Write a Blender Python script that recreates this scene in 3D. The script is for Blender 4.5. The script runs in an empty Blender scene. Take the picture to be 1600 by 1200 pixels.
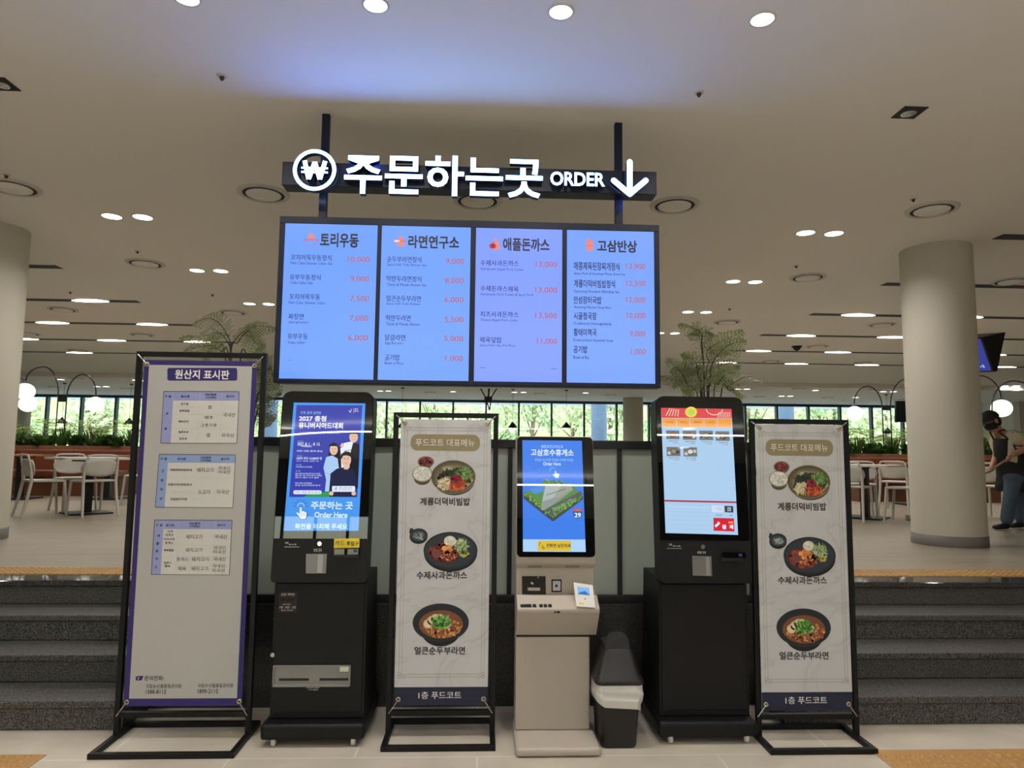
import bpy, math, random
from mathutils import Vector, Matrix, noise

# ------------------------------------------------------------------ camera, world, sun, exposure
SC = bpy.context.scene
COL = SC.collection
FPX, YAW, PITCH, ROLL, EYE = 1090.0, math.radians(2.45), math.radians(5.5), math.radians(0.572), 1.5
_f = Vector((math.sin(YAW)*math.cos(PITCH), math.cos(YAW)*math.cos(PITCH), math.sin(PITCH)))
_r = Vector((math.cos(YAW), -math.sin(YAW), 0)); _u = _r.cross(_f)
_R = _r*math.cos(ROLL) + _u*math.sin(ROLL); _U = _u*math.cos(ROLL) - _r*math.sin(ROLL)
cam_d = bpy.data.cameras.new('camera'); cam = bpy.data.objects.new('camera', cam_d); COL.objects.link(cam)
cam_d.sensor_fit = 'HORIZONTAL'; cam_d.sensor_width = 36.0; cam_d.lens = FPX*36.0/1600.0
cam_d.clip_start = 0.05; cam_d.clip_end = 400
cam.matrix_world = Matrix(((_R.x, _U.x, -_f.x, 0), (_R.y, _U.y, -_f.y, 0), (_R.z, _U.z, -_f.z, EYE), (0, 0, 0, 1)))
SC.camera = cam
vs = SC.view_settings
vs.view_transform = 'Standard'; vs.look = 'None'; vs.gamma = 1.0; vs.exposure = 0.06; vs.use_curve_mapping = False
SC.display_settings.display_device = 'sRGB'

W_SKY, W_SUN = 0.75, 8.0
world = bpy.data.worlds.new('world'); SC.world = world; world.use_nodes = True
nt = world.node_tree; nt.nodes.clear()
wo = nt.nodes.new('ShaderNodeOutputWorld'); wb = nt.nodes.new('ShaderNodeBackground'); sk = nt.nodes.new('ShaderNodeTexSky')
sk.sky_type = 'NISHITA'; sk.sun_disc = False; sk.sun_elevation = math.radians(50); sk.sun_rotation = math.radians(190)
sk.air_density = 1.0; sk.dust_density = 2.0
wb.inputs['Strength'].default_value = W_SKY
nt.links.new(sk.outputs[0], wb.inputs[0]); nt.links.new(wb.outputs[0], wo.inputs[0])
sd = bpy.data.lights.new('sun', 'SUN'); sun = bpy.data.objects.new('sun', sd); COL.objects.link(sun)
sd.energy = W_SUN; sd.angle = math.radians(1.0); sd.color = (1, .95, .86)
sun.rotation_euler = (math.radians(42), 0, math.radians(-12))

def lamp(name, loc, power, size, color=(1, .955, .90), spread=150, shape='DISK', size_y=None, rot=(0, 0, 0)):
    d = bpy.data.lights.new(name, 'AREA'); d.energy = power; d.shape = shape; d.size = size; d.color = color
    if size_y: d.size_y = size_y
    d.spread = math.radians(spread)
    o = bpy.data.objects.new(name, d); o.location = loc; o.rotation_euler = rot; COL.objects.link(o)
    return o
# unseen fill lamps added over and behind the viewer to light the fronts (the rows in view get theirs in their builder)
P_LOBBY, P_DOWN, P_SLOT = 15.5, 11.0, 12.5
for yy in (0.6, -2.4, -5.2):
    for xx in (-6.5, -3.9, -1.4, 1.4, 3.9, 6.5):
        lamp('lobby_fill_lamp', (xx, yy, 3.60), P_LOBBY, 0.16)

# ------------------------------------------------------------------ pixel helpers: a photo pixel seen on a real plane
def ray(x, y):
    return (_R*((x-800)/FPX) + _U*((600-y)/FPX) + _f).normalized()
def atY(x, y, Y):
    d = ray(x, y); t = Y/d.y
    return Vector((d.x*t, Y, EYE+d.z*t))
def atZ(x, y, Z):
    d = ray(x, y); t = (Z-EYE)/d.z
    return Vector((d.x*t, d.y*t, Z))

# ------------------------------------------------------------------ materials
def lin(h):
    if isinstance(h, str):
        h = h.lstrip('#'); c = [int(h[i:i+2], 16)/255 for i in (0, 2, 4)]
        return tuple(((v+.055)/1.055)**2.4 if v > .04045 else v/12.92 for v in c)
    return tuple(h)
def newmat(name):
    m = bpy.data.materials.new(name); m.use_nodes = True
    return m, m.node_tree, m.node_tree.nodes['Principled BSDF']
_MC = {}
def mat(name, col, rough=.6, metal=0., var=0., scale=8., bump=0., spec=None, coat=0.):
    """plain surface with a little procedural variation"""
    if name in _MC: return _MC[name]
    m, t, b = newmat(name); c = lin(col)
    b.inputs['Base Color'].default_value = (*c, 1); b.inputs['Roughness'].default_value = rough; b.inputs['Metallic'].default_value = metal
    if spec is not None: b.inputs['Specular IOR Level'].default_value = spec
    if coat: b.inputs['Coat Weight'].default_value = coat; b.inputs['Coat Roughness'].default_value = .05
    if var or bump:
        tc = t.nodes.new('ShaderNodeTexCoord'); n = t.nodes.new('ShaderNodeTexNoise')
        n.inputs['Scale'].default_value = scale; n.inputs['Detail'].default_value = 4
        t.links.new(tc.outputs['Object'], n.inputs['Vector'])
        if var:
            r = t.nodes.new('ShaderNodeValToRGB'); r.color_ramp.elements[0].position = .3; r.color_ramp.elements[1].position = .7
            r.color_ramp.elements[0].color = (*[v*(1-var) for v in c], 1); r.color_ramp.elements[1].color = (*[min(1, v*(1+var)) for v in c], 1)
            t.links.new(n.outputs['Fac'], r.inputs[0]); t.links.new(r.outputs[0], b.inputs['Base Color'])
        if bump:
            bp = t.nodes.new('ShaderNodeBump'); bp.inputs['Strength'].default_value = bump; bp.inputs['Distance'].default_value = .01
            t.links.new(n.outputs['Fac'], bp.inputs['Height']); t.links.new(bp.outputs[0], b.inputs['Normal'])
    _MC[name] = m; return m
def glow(name, col, s, rough=.5):
    if name in _MC: return _MC[name]
    m, t, b = newmat(name); c = lin(col)
    b.inputs['Base Color'].default_value = (*[min(1, v) for v in c], 1) if s > 1.5 else (.01, .01, .01, 1)
    b.inputs['Roughness'].default_value = rough
    b.inputs['Emission Color'].default_value = (*c, 1); b.inputs['Emission Strength'].default_value = s
    _MC[name] = m; return m
def ink(h): return mat('ink_'+h, '#'+h, .7)                        # printed colour on vinyl or paper
def pix(h, s=1.0): return glow('pixel_%s_%g' % (h, s), '#'+h, s, .012)  # lit screen colour under glass
def ramp(t, fac, stops):
    r = t.nodes.new('ShaderNodeValToRGB'); e = r.color_ramp.elements
    while len(e) < len(stops): e.new(.5)
    for q, (p, c) in zip(e, stops): q.position = p; q.color = (*lin(c), 1)
    t.links.new(fac, r.inputs[0]); return r.outputs[0]
def granite(name, rough, dark='#0e0f11', mid='#1d1e20', light='#6e6c67'):
    m, t, b = newmat(name); tc = t.nodes.new('ShaderNodeTexCoord')
    n = t.nodes.new('ShaderNodeTexNoise'); n.inputs['Scale'].default_value = 185; n.inputs['Detail'].default_value = 3
    v = t.nodes.new('ShaderNodeTexVoronoi'); v.inputs['Scale'].default_value = 300
    mx = t.nodes.new('ShaderNodeMath'); mx.operation = 'MULTIPLY_ADD'; mx.inputs[1].default_value = .35
    t.links.new(tc.outputs['Object'], n.inputs['Vector']); t.links.new(tc.outputs['Object'], v.inputs['Vector'])
    t.links.new(v.outputs['Distance'], mx.inputs[0]); t.links.new(n.outputs['Fac'], mx.inputs[2])
    o = ramp(t, mx.outputs[0], [(.50, dark), (.64, mid), (.80, light)])
    t.links.new(o, b.inputs['Base Color']); b.inputs['Roughness'].default_value = rough
    return m
def tilemat(name, c1, c2, grout, w, h, rough, mort=.004, off=.5, streak=(1, 1, 1), bumpy=0.):
    m, t, b = newmat(name); tc = t.nodes.new('ShaderNodeTexCoord')
    br = t.nodes.new('ShaderNodeTexBrick'); br.offset = off; br.inputs['Scale'].default_value = 1
    br.inputs['Brick Width'].default_value = w; br.inputs['Row Height'].default_value = h; br.inputs['Mortar Size'].default_value = mort
    br.inputs['Mortar Smooth'].default_value = .1
    mp = t.nodes.new('ShaderNodeMapping'); mp.inputs['Scale'].default_value = streak
    n = t.nodes.new('ShaderNodeTexNoise'); n.inputs['Scale'].default_value = 3; n.inputs['Detail'].default_value = 6
    t.links.new(tc.outputs['Object'], br.inputs['Vector']); t.links.new(tc.outputs['Object'], mp.inputs[0]); t.links.new(mp.outputs[0], n.inputs['Vector'])
    o = ramp(t, n.outputs['Fac'], [(.3, c1), (.7, c2)])
    br.inputs['Mortar'].default_value = (*lin(grout), 1)
    t.links.new(o, br.inputs['Color1'])
    hs = t.nodes.new('ShaderNodeHueSaturation'); hs.inputs['Value'].default_value = .94; t.links.new(o, hs.inputs['Color']); t.links.new(hs.outputs[0], br.inputs['Color2'])
    t.links.new(br.outputs['Color'], b.inputs['Base Color']); b.inputs['Roughness'].default_value = rough
    return m
def marble(name):
    m, t, b = newmat(name); tc = t.nodes.new('ShaderNodeTexCoord')
    n = t.nodes.new('ShaderNodeTexNoise'); n.inputs['Scale'].default_value = 3.0; n.inputs['Detail'].default_value = 8; n.inputs['Distortion'].default_value = 1.2
    t.links.new(tc.outputs['Object'], n.inputs['Vector'])
    o = ramp(t, n.outputs['Fac'], [(.40, '#bfc0c1'), (.485, '#bcbdbd'), (.5, '#b1b1b1'), (.515, '#bbbbbc'), (.62, '#c2c3c4')])
    t.links.new(o, b.inputs['Base Color']); b.inputs['Roughness'].default_value = .55
    return m
def clearglass(name, refl=.06):
    m = bpy.data.materials.new(name); m.use_nodes = True; t = m.node_tree; t.nodes.clear()
    o = t.nodes.new('ShaderNodeOutputMaterial'); mx = t.nodes.new('ShaderNodeMixShader'); a = t.nodes.new('ShaderNodeBsdfTransparent'); g = t.nodes.new('ShaderNodeBsdfGlossy')
    a.inputs[0].default_value = (.90, .96, .96, 1); g.inputs['Roughness'].default_value = .02; mx.inputs[0].default_value = refl
    t.links.new(a.outputs[0], mx.inputs[1]); t.links.new(g.outputs[0], mx.inputs[2]); t.links.new(mx.outputs[0], o.inputs[0])
    return m
def frosted(name):
    m = bpy.data.materials.new(name); m.use_nodes = True; t = m.node_tree; t.nodes.clear()
    o = t.nodes.new('ShaderNodeOutputMaterial'); mx = t.nodes.new('ShaderNodeMixShader'); mx2 = t.nodes.new('ShaderNodeMixShader')
    tr = t.nodes.new('ShaderNodeBsdfTranslucent'); d = t.nodes.new('ShaderNodeBsdfDiffuse'); g = t.nodes.new('ShaderNodeBsdfGlossy')
    tr.inputs[0].default_value = (*lin('#d2dad2'), 1); d.inputs[0].default_value = (*lin('#c2c8c0'), 1); g.inputs['Roughness'].default_value = .28
    g.inputs[0].default_value = (.8, .83, .82, 1)
    mx.inputs[0].default_value = .45; mx2.inputs[0].default_value = .10
    t.links.new(tr.outputs[0], mx.inputs[1]); t.links.new(d.outputs[0], mx.inputs[2]); t.links.new(mx.outputs[0], mx2.inputs[1]); t.links.new(g.outputs[0], mx2.inputs[2])
    t.links.new(mx2.outputs[0], o.inputs[0]); return m
def leafmat(name, c1, c2, trans=.35):
    m = bpy.data.materials.new(name); m.use_nodes = True; t = m.node_tree; b = t.nodes['Principled BSDF']
    g = t.nodes.new('ShaderNodeNewGeometry'); o = ramp(t, g.outputs['Random Per Island'], [(0, c1), (1, c2)])
    t.links.new(o, b.inputs['Base Color']); b.inputs['Roughness'].default_value = .5
    tr = t.nodes.new('ShaderNodeBsdfTranslucent'); t.links.new(o, tr.inputs[0]); mx = t.nodes.new('ShaderNodeMixShader'); mx.inputs[0].default_value = trans
    out = t.nodes['Material Output']; t.links.new(b.outputs[0], mx.inputs[1]); t.links.new(tr.outputs[0], mx.inputs[2]); t.links.new(mx.outputs[0], out.inputs[0])
    return m

BLACK = mat('black_powder_coat', '#0c0c0d', .5, spec=.3)
BLACKGLOSS = mat('black_glass', '#08090a', .012)
NAVY = mat('navy_painted_steel', '#161d30', .45, spec=.3)
KIOSK = mat('black_kiosk_steel', '#0b0b0d', .5, var=.06, scale=40, spec=.3)
KIOSKD = mat('black_kiosk_recess', '#0a0a0b', .5)
GREYM = mat('grey_metal', '#6f7070', .35, .6)
CHROME = mat('chrome', '#d0d0d0', .2, 1.)
CEILM = mat('ceiling_paint', '#f4f0e9', .9, var=.012, scale=.6)
COLM = mat('column_paint', '#c6c1b2', .75, var=.015, scale=1.5)
SKIRT = mat('column_skirting', '#67645f', .6)
WHITEP = mat('white_plastic', '#c9c6bf', .45)
BEIGE = mat('beige_kiosk', '#ada496', .45, var=.015, scale=30)
GRAN = granite('granite_flamed', .55)
GRAND = granite('granite_dark', .35, '#08080a', '#131315', '#4a4946')
GRANP = granite('granite_polished', .045, '#101113', '#212124', '#4a4945')
LFLOOR = tilemat('lobby_tile', '#b3aa9a', '#c8bfaf', '#d2cbbf', 1.2, .6, .38, .004)
UFLOOR = tilemat('hall_plank_tile', '#8b816f', '#9e9483', '#8f8574', 1.5, .3, .34, .0015, .33, (.35, 5, 1))
WALLM = mat('wall_paint', '#cfc8bc', .85)

# ------------------------------------------------------------------ mesh building
ORG = {}
class MB:
    """collects shapes; build() links them as ONE mesh object"""
    def __init__(s, m=None): s.v = []; s.f = []; s.mi = []; s.sm = []; s.mats = []; s.cur = m
    def use(s, m): s.cur = m; return s
    def _m(s, m):
        m = m or s.cur
        if m not in s.mats: s.mats.append(m)
        return s.mats.index(m)
    def add(s, vs, fs, m=None, smooth=False):
        k = len(s.v); i = s._m(m); s.v += [tuple(p) for p in vs]
        for f in fs: s.f.append(tuple(k+q for q in f)); s.mi.append(i); s.sm.append(smooth)
        return s
    def box(s, x0, x1, y0, y1, z0, z1, m=None):
        v = [(x, y, z) for z in (z0, z1) for y in (y0, y1) for x in (x0, x1)]
        return s.add(v, [(0, 2, 3, 1), (4, 5, 7, 6), (0, 1, 5, 4), (2, 6, 7, 3), (0, 4, 6, 2), (1, 3, 7, 5)], m)
    def obox(s, c, ax, ay, az, m=None):
        """box from centre and three half-axis vectors"""
        c = Vector(c); ax = Vector(ax); ay = Vector(ay); az = Vector(az)
        v = [c+ax*i+ay*j+az*k for k in (-1, 1) for j in (-1, 1) for i in (-1, 1)]
        return s.add(v, [(0, 2, 3, 1), (4, 5, 7, 6), (0, 1, 5, 4), (2, 6, 7, 3), (0, 4, 6, 2), (1, 3, 7, 5)], m)
    def bar(s, a, b, w, h=None, m=None, up=(0, 0, 1)):
        a = Vector(a); b = Vector(b); d = b-a; h = h or w; u = Vector(up)
        if abs(d.normalized().dot(u)) > .95: u = Vector((0, 1, 0))
        x = d.cross(u).normalized(); z = x.cross(d).normalized()
        return s.obox((a+b)/2, x*w/2, d/2, z*h/2, m)
    def tube(s, pts, r, m=None, seg=8, cap=True):
        pts = [Vector(p) for p in pts]; n = len(pts); rs = r if isinstance(r, (list, tuple)) else [r]*n
        vs = []; px = None
        for i, p in enumerate(pts):
            d = (pts[min(i+1, n-1)]-pts[max(i-1, 0)]).normalized()
            if px is None: px = d.orthogonal().normalized()
            px = (px-d*px.dot(d)).normalized(); py = d.cross(px)
            vs += [p+(px*math.cos(2*math.pi*k/seg)+py*math.sin(2*math.pi*k/seg))*rs[i] for k in range(seg)]
        fs = [(i*seg+k, i*seg+(k+1) % seg, (i+1)*seg+(k+1) % seg, (i+1)*seg+k) for i in range(n-1) for k in range(seg)]
        s.add(vs, fs, m, True)
        if cap:
            s.add(vs[:seg], [tuple(range(seg-1, -1, -1))], m); s.add(vs[-seg:], [tuple(range(seg))], m)
        return s
    def lathe(s, prof, c=(0, 0, 0), m=None, seg=24, smooth=True, axis='Z'):
        c = Vector(c); vs = []
        for r, z in prof:
            for k in range(seg):
                a = 2*math.pi*k/seg; p = Vector((r*math.cos(a), r*math.sin(a), z))
                if axis == 'Y': p = Vector((p.x, p.z, p.y))
                vs.append(c+p)
        fs = [(i*seg+k, i*seg+(k+1) % seg, (i+1)*seg+(k+1) % seg, (i+1)*seg+k) for i in range(len(prof)-1) for k in range(seg)]
        if axis == 'Y': fs = [f[::-1] for f in fs]
        return s.add(vs, fs, m, smooth)
    def prism(s, poly, d, m=None, side=None, smooth=False):
        """closed polygon (list of 3D points) pushed along vector d"""
        n = len(poly); a = [Vector(p) for p in poly]; b = [p+Vector(d) for p in a]
        s.add(a, [tuple(range(n-1, -1, -1))], m); s.add(b, [tuple(range(n))], m)
        return s.add(a+b, [(i, (i+1) % n, n+(i+1) % n, n+i) for i in range(n)], side or m, smooth)
    def ball(s, c, rx, ry=None, rz=None, m=None, seg=20, rings=12, rot=None):
        ry = ry or rx; rz = rz or rx; vs = []; c = Vector(c)
        for i in range(rings+1):
            t = math.pi*i/rings
            for k in range(seg):
                a = 2*math.pi*k/seg; p = Vector((rx*math.sin(t)*math.cos(a), ry*math.sin(t)*math.sin(a), rz*math.cos(t)))
                vs.append(c+(rot @ p if rot else p))
        return s.add(vs, [(i*seg+k, (i+1)*seg+k, (i+1)*seg+(k+1) % seg, i*seg+(k+1) % seg) for i in range(rings) for k in range(seg)], m, True)
    def build(s, name, parent=None, bevel=0., bseg=2, label=None, org=None):
        o0 = Vector(org) if org is not None else (ORG[parent.name] if parent else Vector((0, 0, 0)))
        me = bpy.data.meshes.new(name); me.from_pydata([tuple(Vector(p)-o0) for p in s.v], [], s.f)
        for m in s.mats: me.materials.append(m)
        me.polygons.foreach_set('material_index', s.mi); me.polygons.foreach_set('use_smooth', s.sm); me.update()
        o = bpy.data.objects.new(name, me); COL.objects.link(o)
        if parent: o.parent = parent
        else: o.location = o0
        ORG[o.name] = o0
        if bevel:
            b = o.modifiers.new('bevel', 'BEVEL'); b.width = bevel; b.segments = bseg; b.limit_method = 'ANGLE'; b.angle_limit = math.radians(40)
        if label: o['label'] = label
        return o
def thing(name, label, cat, loc=(0, 0, 0), group=None):
    o = bpy.data.objects.new(name, None); o.empty_display_size = .1; o.location = loc; COL.objects.link(o)
    ORG[o.name] = Vector(loc); return tag(o, label, cat, group)
def tag(o, label, cat, group=None):
    o['label'] = label; o['category'] = cat
    if group: o['group'] = group
    return o
def struct(o): o['kind'] = 'structure'; return o
def dup(root, loc, rz, label, group=None):
    """a copy of a thing with copies of its parts and sub-parts"""
    r = root.copy(); COL.objects.link(r); r.location = loc; r.rotation_euler = (0, 0, rz); r['label'] = label
    if group: r['group'] = group
    for ch in list(root.children):
        c = ch.copy(); COL.objects.link(c); c.parent = r
        for g in list(ch.children):
            d = g.copy(); COL.objects.link(d); d.parent = c
    return r

# ------------------------------------------------------------------ flat graphics and lettering laid on a real surface
_TX = {}
_CU = bpy.data.objects.new('lettering', bpy.data.curves.new('lettering', 'FONT'))   # scratch text, never linked
def glyphs(body, bold=0., ext=0.):
    k = (body, bold, ext)
    if k not in _TX:
        cu = _CU.data; cu.body = body; cu.size = 1; cu.offset = bold; cu.extrude = ext; cu.resolution_u = 3
        o = _CU; me = o.to_mesh()
        v = [tuple(p.co) for p in me.vertices]; f = [tuple(p.vertices) for p in me.polygons]; nz = [p.normal.z for p in me.polygons]
        o.to_mesh_clear()
        xs = [p[0] for p in v]; ys = [p[1] for p in v]
        _TX[k] = (v, f, nz, min(xs), max(xs), min(ys), max(ys))
    return _TX[k]
class Face:
    """a flat face in the scene: origin O, U to the right, W up, N towards the viewer"""
    def __init__(s, O, U=(1, 0, 0), W=(0, 0, 1)):
        s.O = Vector(O); s.U = Vector(U).normalized(); s.W = Vector(W).normalized(); s.N = s.U.cross(s.W); s.cam = Vector((0, 0, EYE))
        s.crop(0, 0, 1)
    def crop(s, ox, oy, k): s.ox, s.oy, s.k = ox, oy, k; return s
    def uv(s, x, y):
        d = ray(s.ox+x/s.k, s.oy+y/s.k); t = (s.O-s.cam).dot(s.N)/d.dot(s.N); p = s.cam+d*t-s.O
        return p.dot(s.U), p.dot(s.W)
    def P(s, u, w, n=0.): return s.O+s.U*u+s.W*w+s.N*n
    def pt(s, x, y, n=0.): return s.P(*s.uv(x, y), n)
class Art(MB):
    """flat coloured shapes on a Face, each layer a fraction of a millimetre proud of the one below"""
    def __init__(s, face, step=.0004): super().__init__(); s.F = face; s.st = step
    def poly(s, pts, m, L=1):
        v = [s.F.pt(x, y, L*s.st) for x, y in pts]
        a = sum((v[i]-v[0]).cross(v[(i+1) % len(v)]-v[0]).dot(s.F.N) for i in range(len(v)))
        if a < 0: v = v[::-1]
        return s.add(v, [tuple(range(len(v)))], m)
    def rect(s, x0, y0, x1, y1, m, L=1):
        (ua, _), (ub, _) = s.F.uv(x0, (y0+y1)/2), s.F.uv(x1, (y0+y1)/2); (_, wa), (_, wb) = s.F.uv((x0+x1)/2, y1), s.F.uv((x0+x1)/2, y0)
        return s.add([s.F.P(u, w, L*s.st) for u, w in ((ua, wa), (ub, wa), (ub, wb), (ua, wb))], [(0, 1, 2, 3)], m)
    def rrect(s, x0, y0, x1, y1, r, m, L=1):
        p = []
        for cx, cy, a0 in ((x1-r, y0+r, -90), (x1-r, y1-r, 0), (x0+r, y1-r, 90), (x0+r, y0+r, 180)):
            p += [(cx+r*math.cos(math.radians(a0+q*15)), cy+r*math.sin(math.radians(a0+q*15))) for q in range(7)]
        return s.poly(p, m, L)
    def ell(s, cx, cy, rx, ry, m, L=1, seg=28, a0=0, a1=360, rot=0):
        c, q = math.cos(math.radians(rot)), math.sin(math.radians(rot)); n = seg if a1-a0 >= 360 else seg+1; p = []
        for i in range(n):
            a = math.radians(a0+(a1-a0)*i/seg); x, y = rx*math.cos(a), ry*math.sin(a); p.append((cx+x*c-y*q, cy+x*q+y*c))
        return s.poly(p, m, L)
    def line(s, pts, w, m, L=1, close=False):
        pts = list(pts)+([pts[0]] if close else [])
        for (xa, ya), (xb, yb) in zip(pts, pts[1:]):
            d = math.hypot(xb-xa, yb-ya) or 1; nx, ny = -(yb-ya)/d*w/2, (xb-xa)/d*w/2
            s.poly([(xa+nx, ya+ny), (xb+nx, yb+ny), (xb-nx, yb-ny), (xa-nx, ya-ny)], m, L)
        return s
    def arc(s, cx, cy, rx, ry, w, m, L=1, a0=0, a1=360, seg=24):
        return s.line([(cx+rx*math.cos(math.radians(a0+(a1-a0)*i/seg)), cy+ry*math.sin(math.radians(a0+(a1-a0)*i/seg))) for i in range(seg+1)], w, m, L)
    def text(s, body, x0, y0, x1, y1, m, L=2, bold=0.):
        v, f, nz, xa, xb, ya, yb = glyphs(body)
        (u0, _), (u1, _) = s.F.uv(x0, (y0+y1)/2), s.F.uv(x1, (y0+y1)/2); (_, w0), (_, w1) = s.F.uv((x0+x1)/2, y1), s.F.uv((x0+x1)/2, y0)
        ku, kw = (u1-u0)/(xb-xa), (w1-w0)/(yb-ya)
        b = bold*.9; sh = [(0, 0)] if not bold else [(-b, 0), (0, 0), (b, 0)] if bold <= .012 else [(-b, -b), (0, -b), (b, -b), (-b, 0), (b, 0), (-b, b), (0, b), (b, b)]
        for j, (dx, dy) in enumerate(sh):    # heavier weights: the same letters set again a hair to each side
            s.add([s.F.P(u0+(p[0]+dx-xa)*ku, w0+(p[1]+dy-ya)*kw, (L+.02*j)*s.st) for p in v], f, m)
        return s
    def strands(s, cx, cy, rx, ry, n, ln, w, ms, L=3, rnd=None):
        for i in range(n):
            a = rnd.uniform(0, 6.283); q = math.sqrt(rnd.random()); x, y = cx+rx*q*math.cos(a), cy+ry*q*math.sin(a); b = rnd.uniform(0, 6.283); l = ln*rnd.uniform(.6, 1.2)
            k = rnd.uniform(-.8, .8); p = [(x+math.cos(b)*l*(t-.5)-math.sin(b)*k*l*(t-.5)**2, y+math.sin(b)*l*(t-.5)+math.cos(b)*k*l*(t-.5)**2) for t in (0, .33, .67, 1)]
            s.line(p, w, rnd.choice(ms), L+.15*(i % 6))
        return s
    def blobs(s, cx, cy, rx, ry, n, r, ms, L=3, rnd=None):
        for i in range(n):
            a = rnd.uniform(0, 6.283); q = math.sqrt(rnd.random()); k = r*rnd.uniform(.6, 1.3)
            s.ell(cx+rx*q*math.cos(a), cy+ry*q*math.sin(a), k, k*rnd.uniform(.6, 1), rnd.choice(ms), L+.15*(i % 6), 7, rot=rnd.uniform(0, 180))
        return s

# ================================================================== THE SETTING
ZU = 0.62            # level of the raised dining hall
ZC = 3.63            # ceiling
def slab(name, x0, x1, y0, y1, z0, z1, m, bevel=0.):
    return struct(MB(m).box(x0, x1, y0, y1, z0, z1).build(name, bevel=bevel))
slab('floor', -19, 19, -10, 4.30, -.12, 0, LFLOOR)
f2 = MB(UFLOOR).box(-19, 19, 5.06, 28, .5, ZU).box(-1.89, 1.70, 4.43, 5.06, .5, ZU); struct(f2.build('floor_upper'))
slab('ceiling', -19, 19, -10, 20.5, ZC, 3.85, CEILM); slab('ceiling_lower', -19, 19, 20.5, 28, 3.5, 3.85, CEILM)
slab('wall_left', -19.2, -19, -10, 28, -.1, 3.85, WALLM); slab('wall_right', 19, 19.2, -10, 28, -.1, 3.85, WALLM)
# granite block under the railing and the two flights of stairs
gw = MB(GRAND).box(-1.89, 1.70, 4.28, 4.43, 0, .585); struct(gw.build('wall_parapet'))
for nm, x0, x1 in (('stairs_left', -19, -1.89), ('stairs_right', 1.70, 19)):
    s = MB(GRAN)
    for i in range(4):
        y0 = 3.95+.295*i; z1 = .155*(i+1); y1 = 5.06 if i == 3 else 3.95+.295*(i+1)+.02
        s.box(x0, x1, y0+.014, 5.06, .155*i, z1-.038)
        s.use(GRANP if i == 3 else GRAN).box(x0, x1, y0, y1, z1-.038, z1).use(GRAN)
    struct(s.build(nm, bevel=.006, bseg=2))
TACT = mat('tactile_tile', '#a87f45', .5, var=.06, scale=6)
def tactile(nm, x0, x1, y0, y1, z, xa, xb, st=.05):
    m = MB(TACT).box(x0, x1, y0, y1, z, z+.004)
    ny = int((y1-y0)/st); nx = int((xb-xa)/st)
    for i in range(nx):
        for j in range(ny):
            m.lathe([(.0175, z+.003), (.014, z+.0085), (.0005, z+.0095)], (xa+st*(i+.5), y0+st*(j+.5), 0), seg=7)
    k = 0.3
    for i in range(int((xb-xa)/k)+1): m.use(LFLOOR).box(xa+k*i-.001, xa+k*i+.001, y0, y1, z+.004, z+.0045).use(TACT)
    return struct(m.build(nm))
tactile('floor_tactile', -17, -1.89, 5.065, 5.355, ZU, -5.2, -1.9); tactile('floor_tactile', 1.70, 17, 5.065, 5.355, ZU, 1.75, 5.8)
tactile('floor_tactile', -6, -2.10, 3.36, 3.66, 0, -3.0, -2.10); tactile('floor_tactile', 2.0, 6, 3.33, 3.63, 0, 2.0, 3.5)
# round columns
def column(nm, x, y, z0, z1, r, m=COLM, sk=True):
    c = MB(m).lathe([(r, z0), (r, z1)], (x, y, 0), seg=64)
    o = struct(c.build(nm))
    if sk:
        s = MB(SKIRT).lathe([(r+.006, z0), (r+.006, z0+.105), (r, z0+.105)], (x, y, 0), seg=64).build('skirting', o)
    return o
column('column', 4.69, 6.90, ZU, ZC, .33); column('column', -4.85, 6.90, ZU, ZC, .33)
column('column', 5.57, 25.5, ZU, 3.5, .37); column('column', -16.2, 25.2, ZU, 3.5, .33)
slab('partition_wall', 11.95, 13.2, 15.0, 15.2, ZU, 2.72, mat('partition_grey', '#8d8981', .7))
# far window wall
WY = 27.5; FR = mat('window_frame', '#39434d', .4, .3)
w = MB(FR)
w.box(-19, 19, WY, WY+.16, 3.40, 3.5).box(-19, 19, WY, WY+.2, ZU, .95)
xm = -3.73-1.298*11
while xm < 19:
    w.box(xm-.035, xm+.035, WY-.02, WY+.18, .95, 3.40); xm += 1.298
win = struct(w.build('window_1'))
MB(clearglass('window_glass')).box(-19, 19, WY+.08, WY+.09, .95, 3.40).build('glass', win)
# wall far behind the viewer with one glazed entrance
EX0, EX1, EZ = -5.6, -2.4, 2.3
MBW = MB(mat('lobby_wall_stone', '#4f4b45', .7)).box(-19, EX0, -10.1, -10, 0, ZC).box(EX1, 19, -10.1, -10, 0, ZC).box(EX0, EX1, -10.1, -10, EZ, ZC); struct(MBW.build('wall_back'))
w = MB(FR).box(EX0, EX1, -10.08, -9.98, EZ-.08, EZ)
for i in range(5): w.box(EX0+.79*i-.03, EX0+.79*i+.03, -10.08, -9.98, 0, EZ-.08)
win2 = struct(w.build('window_2')); MB(clearglass('entrance_glass', .04)).box(EX0, EX1, -10.04, -10.03, 0, EZ-.08).build('glass', win2)
slab('ground_entrance', -40, 40, -40, -10.1, -.3, -.02, mat('paving_outside', '#b9b6ab', .9, var=.08, scale=.5))
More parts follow.
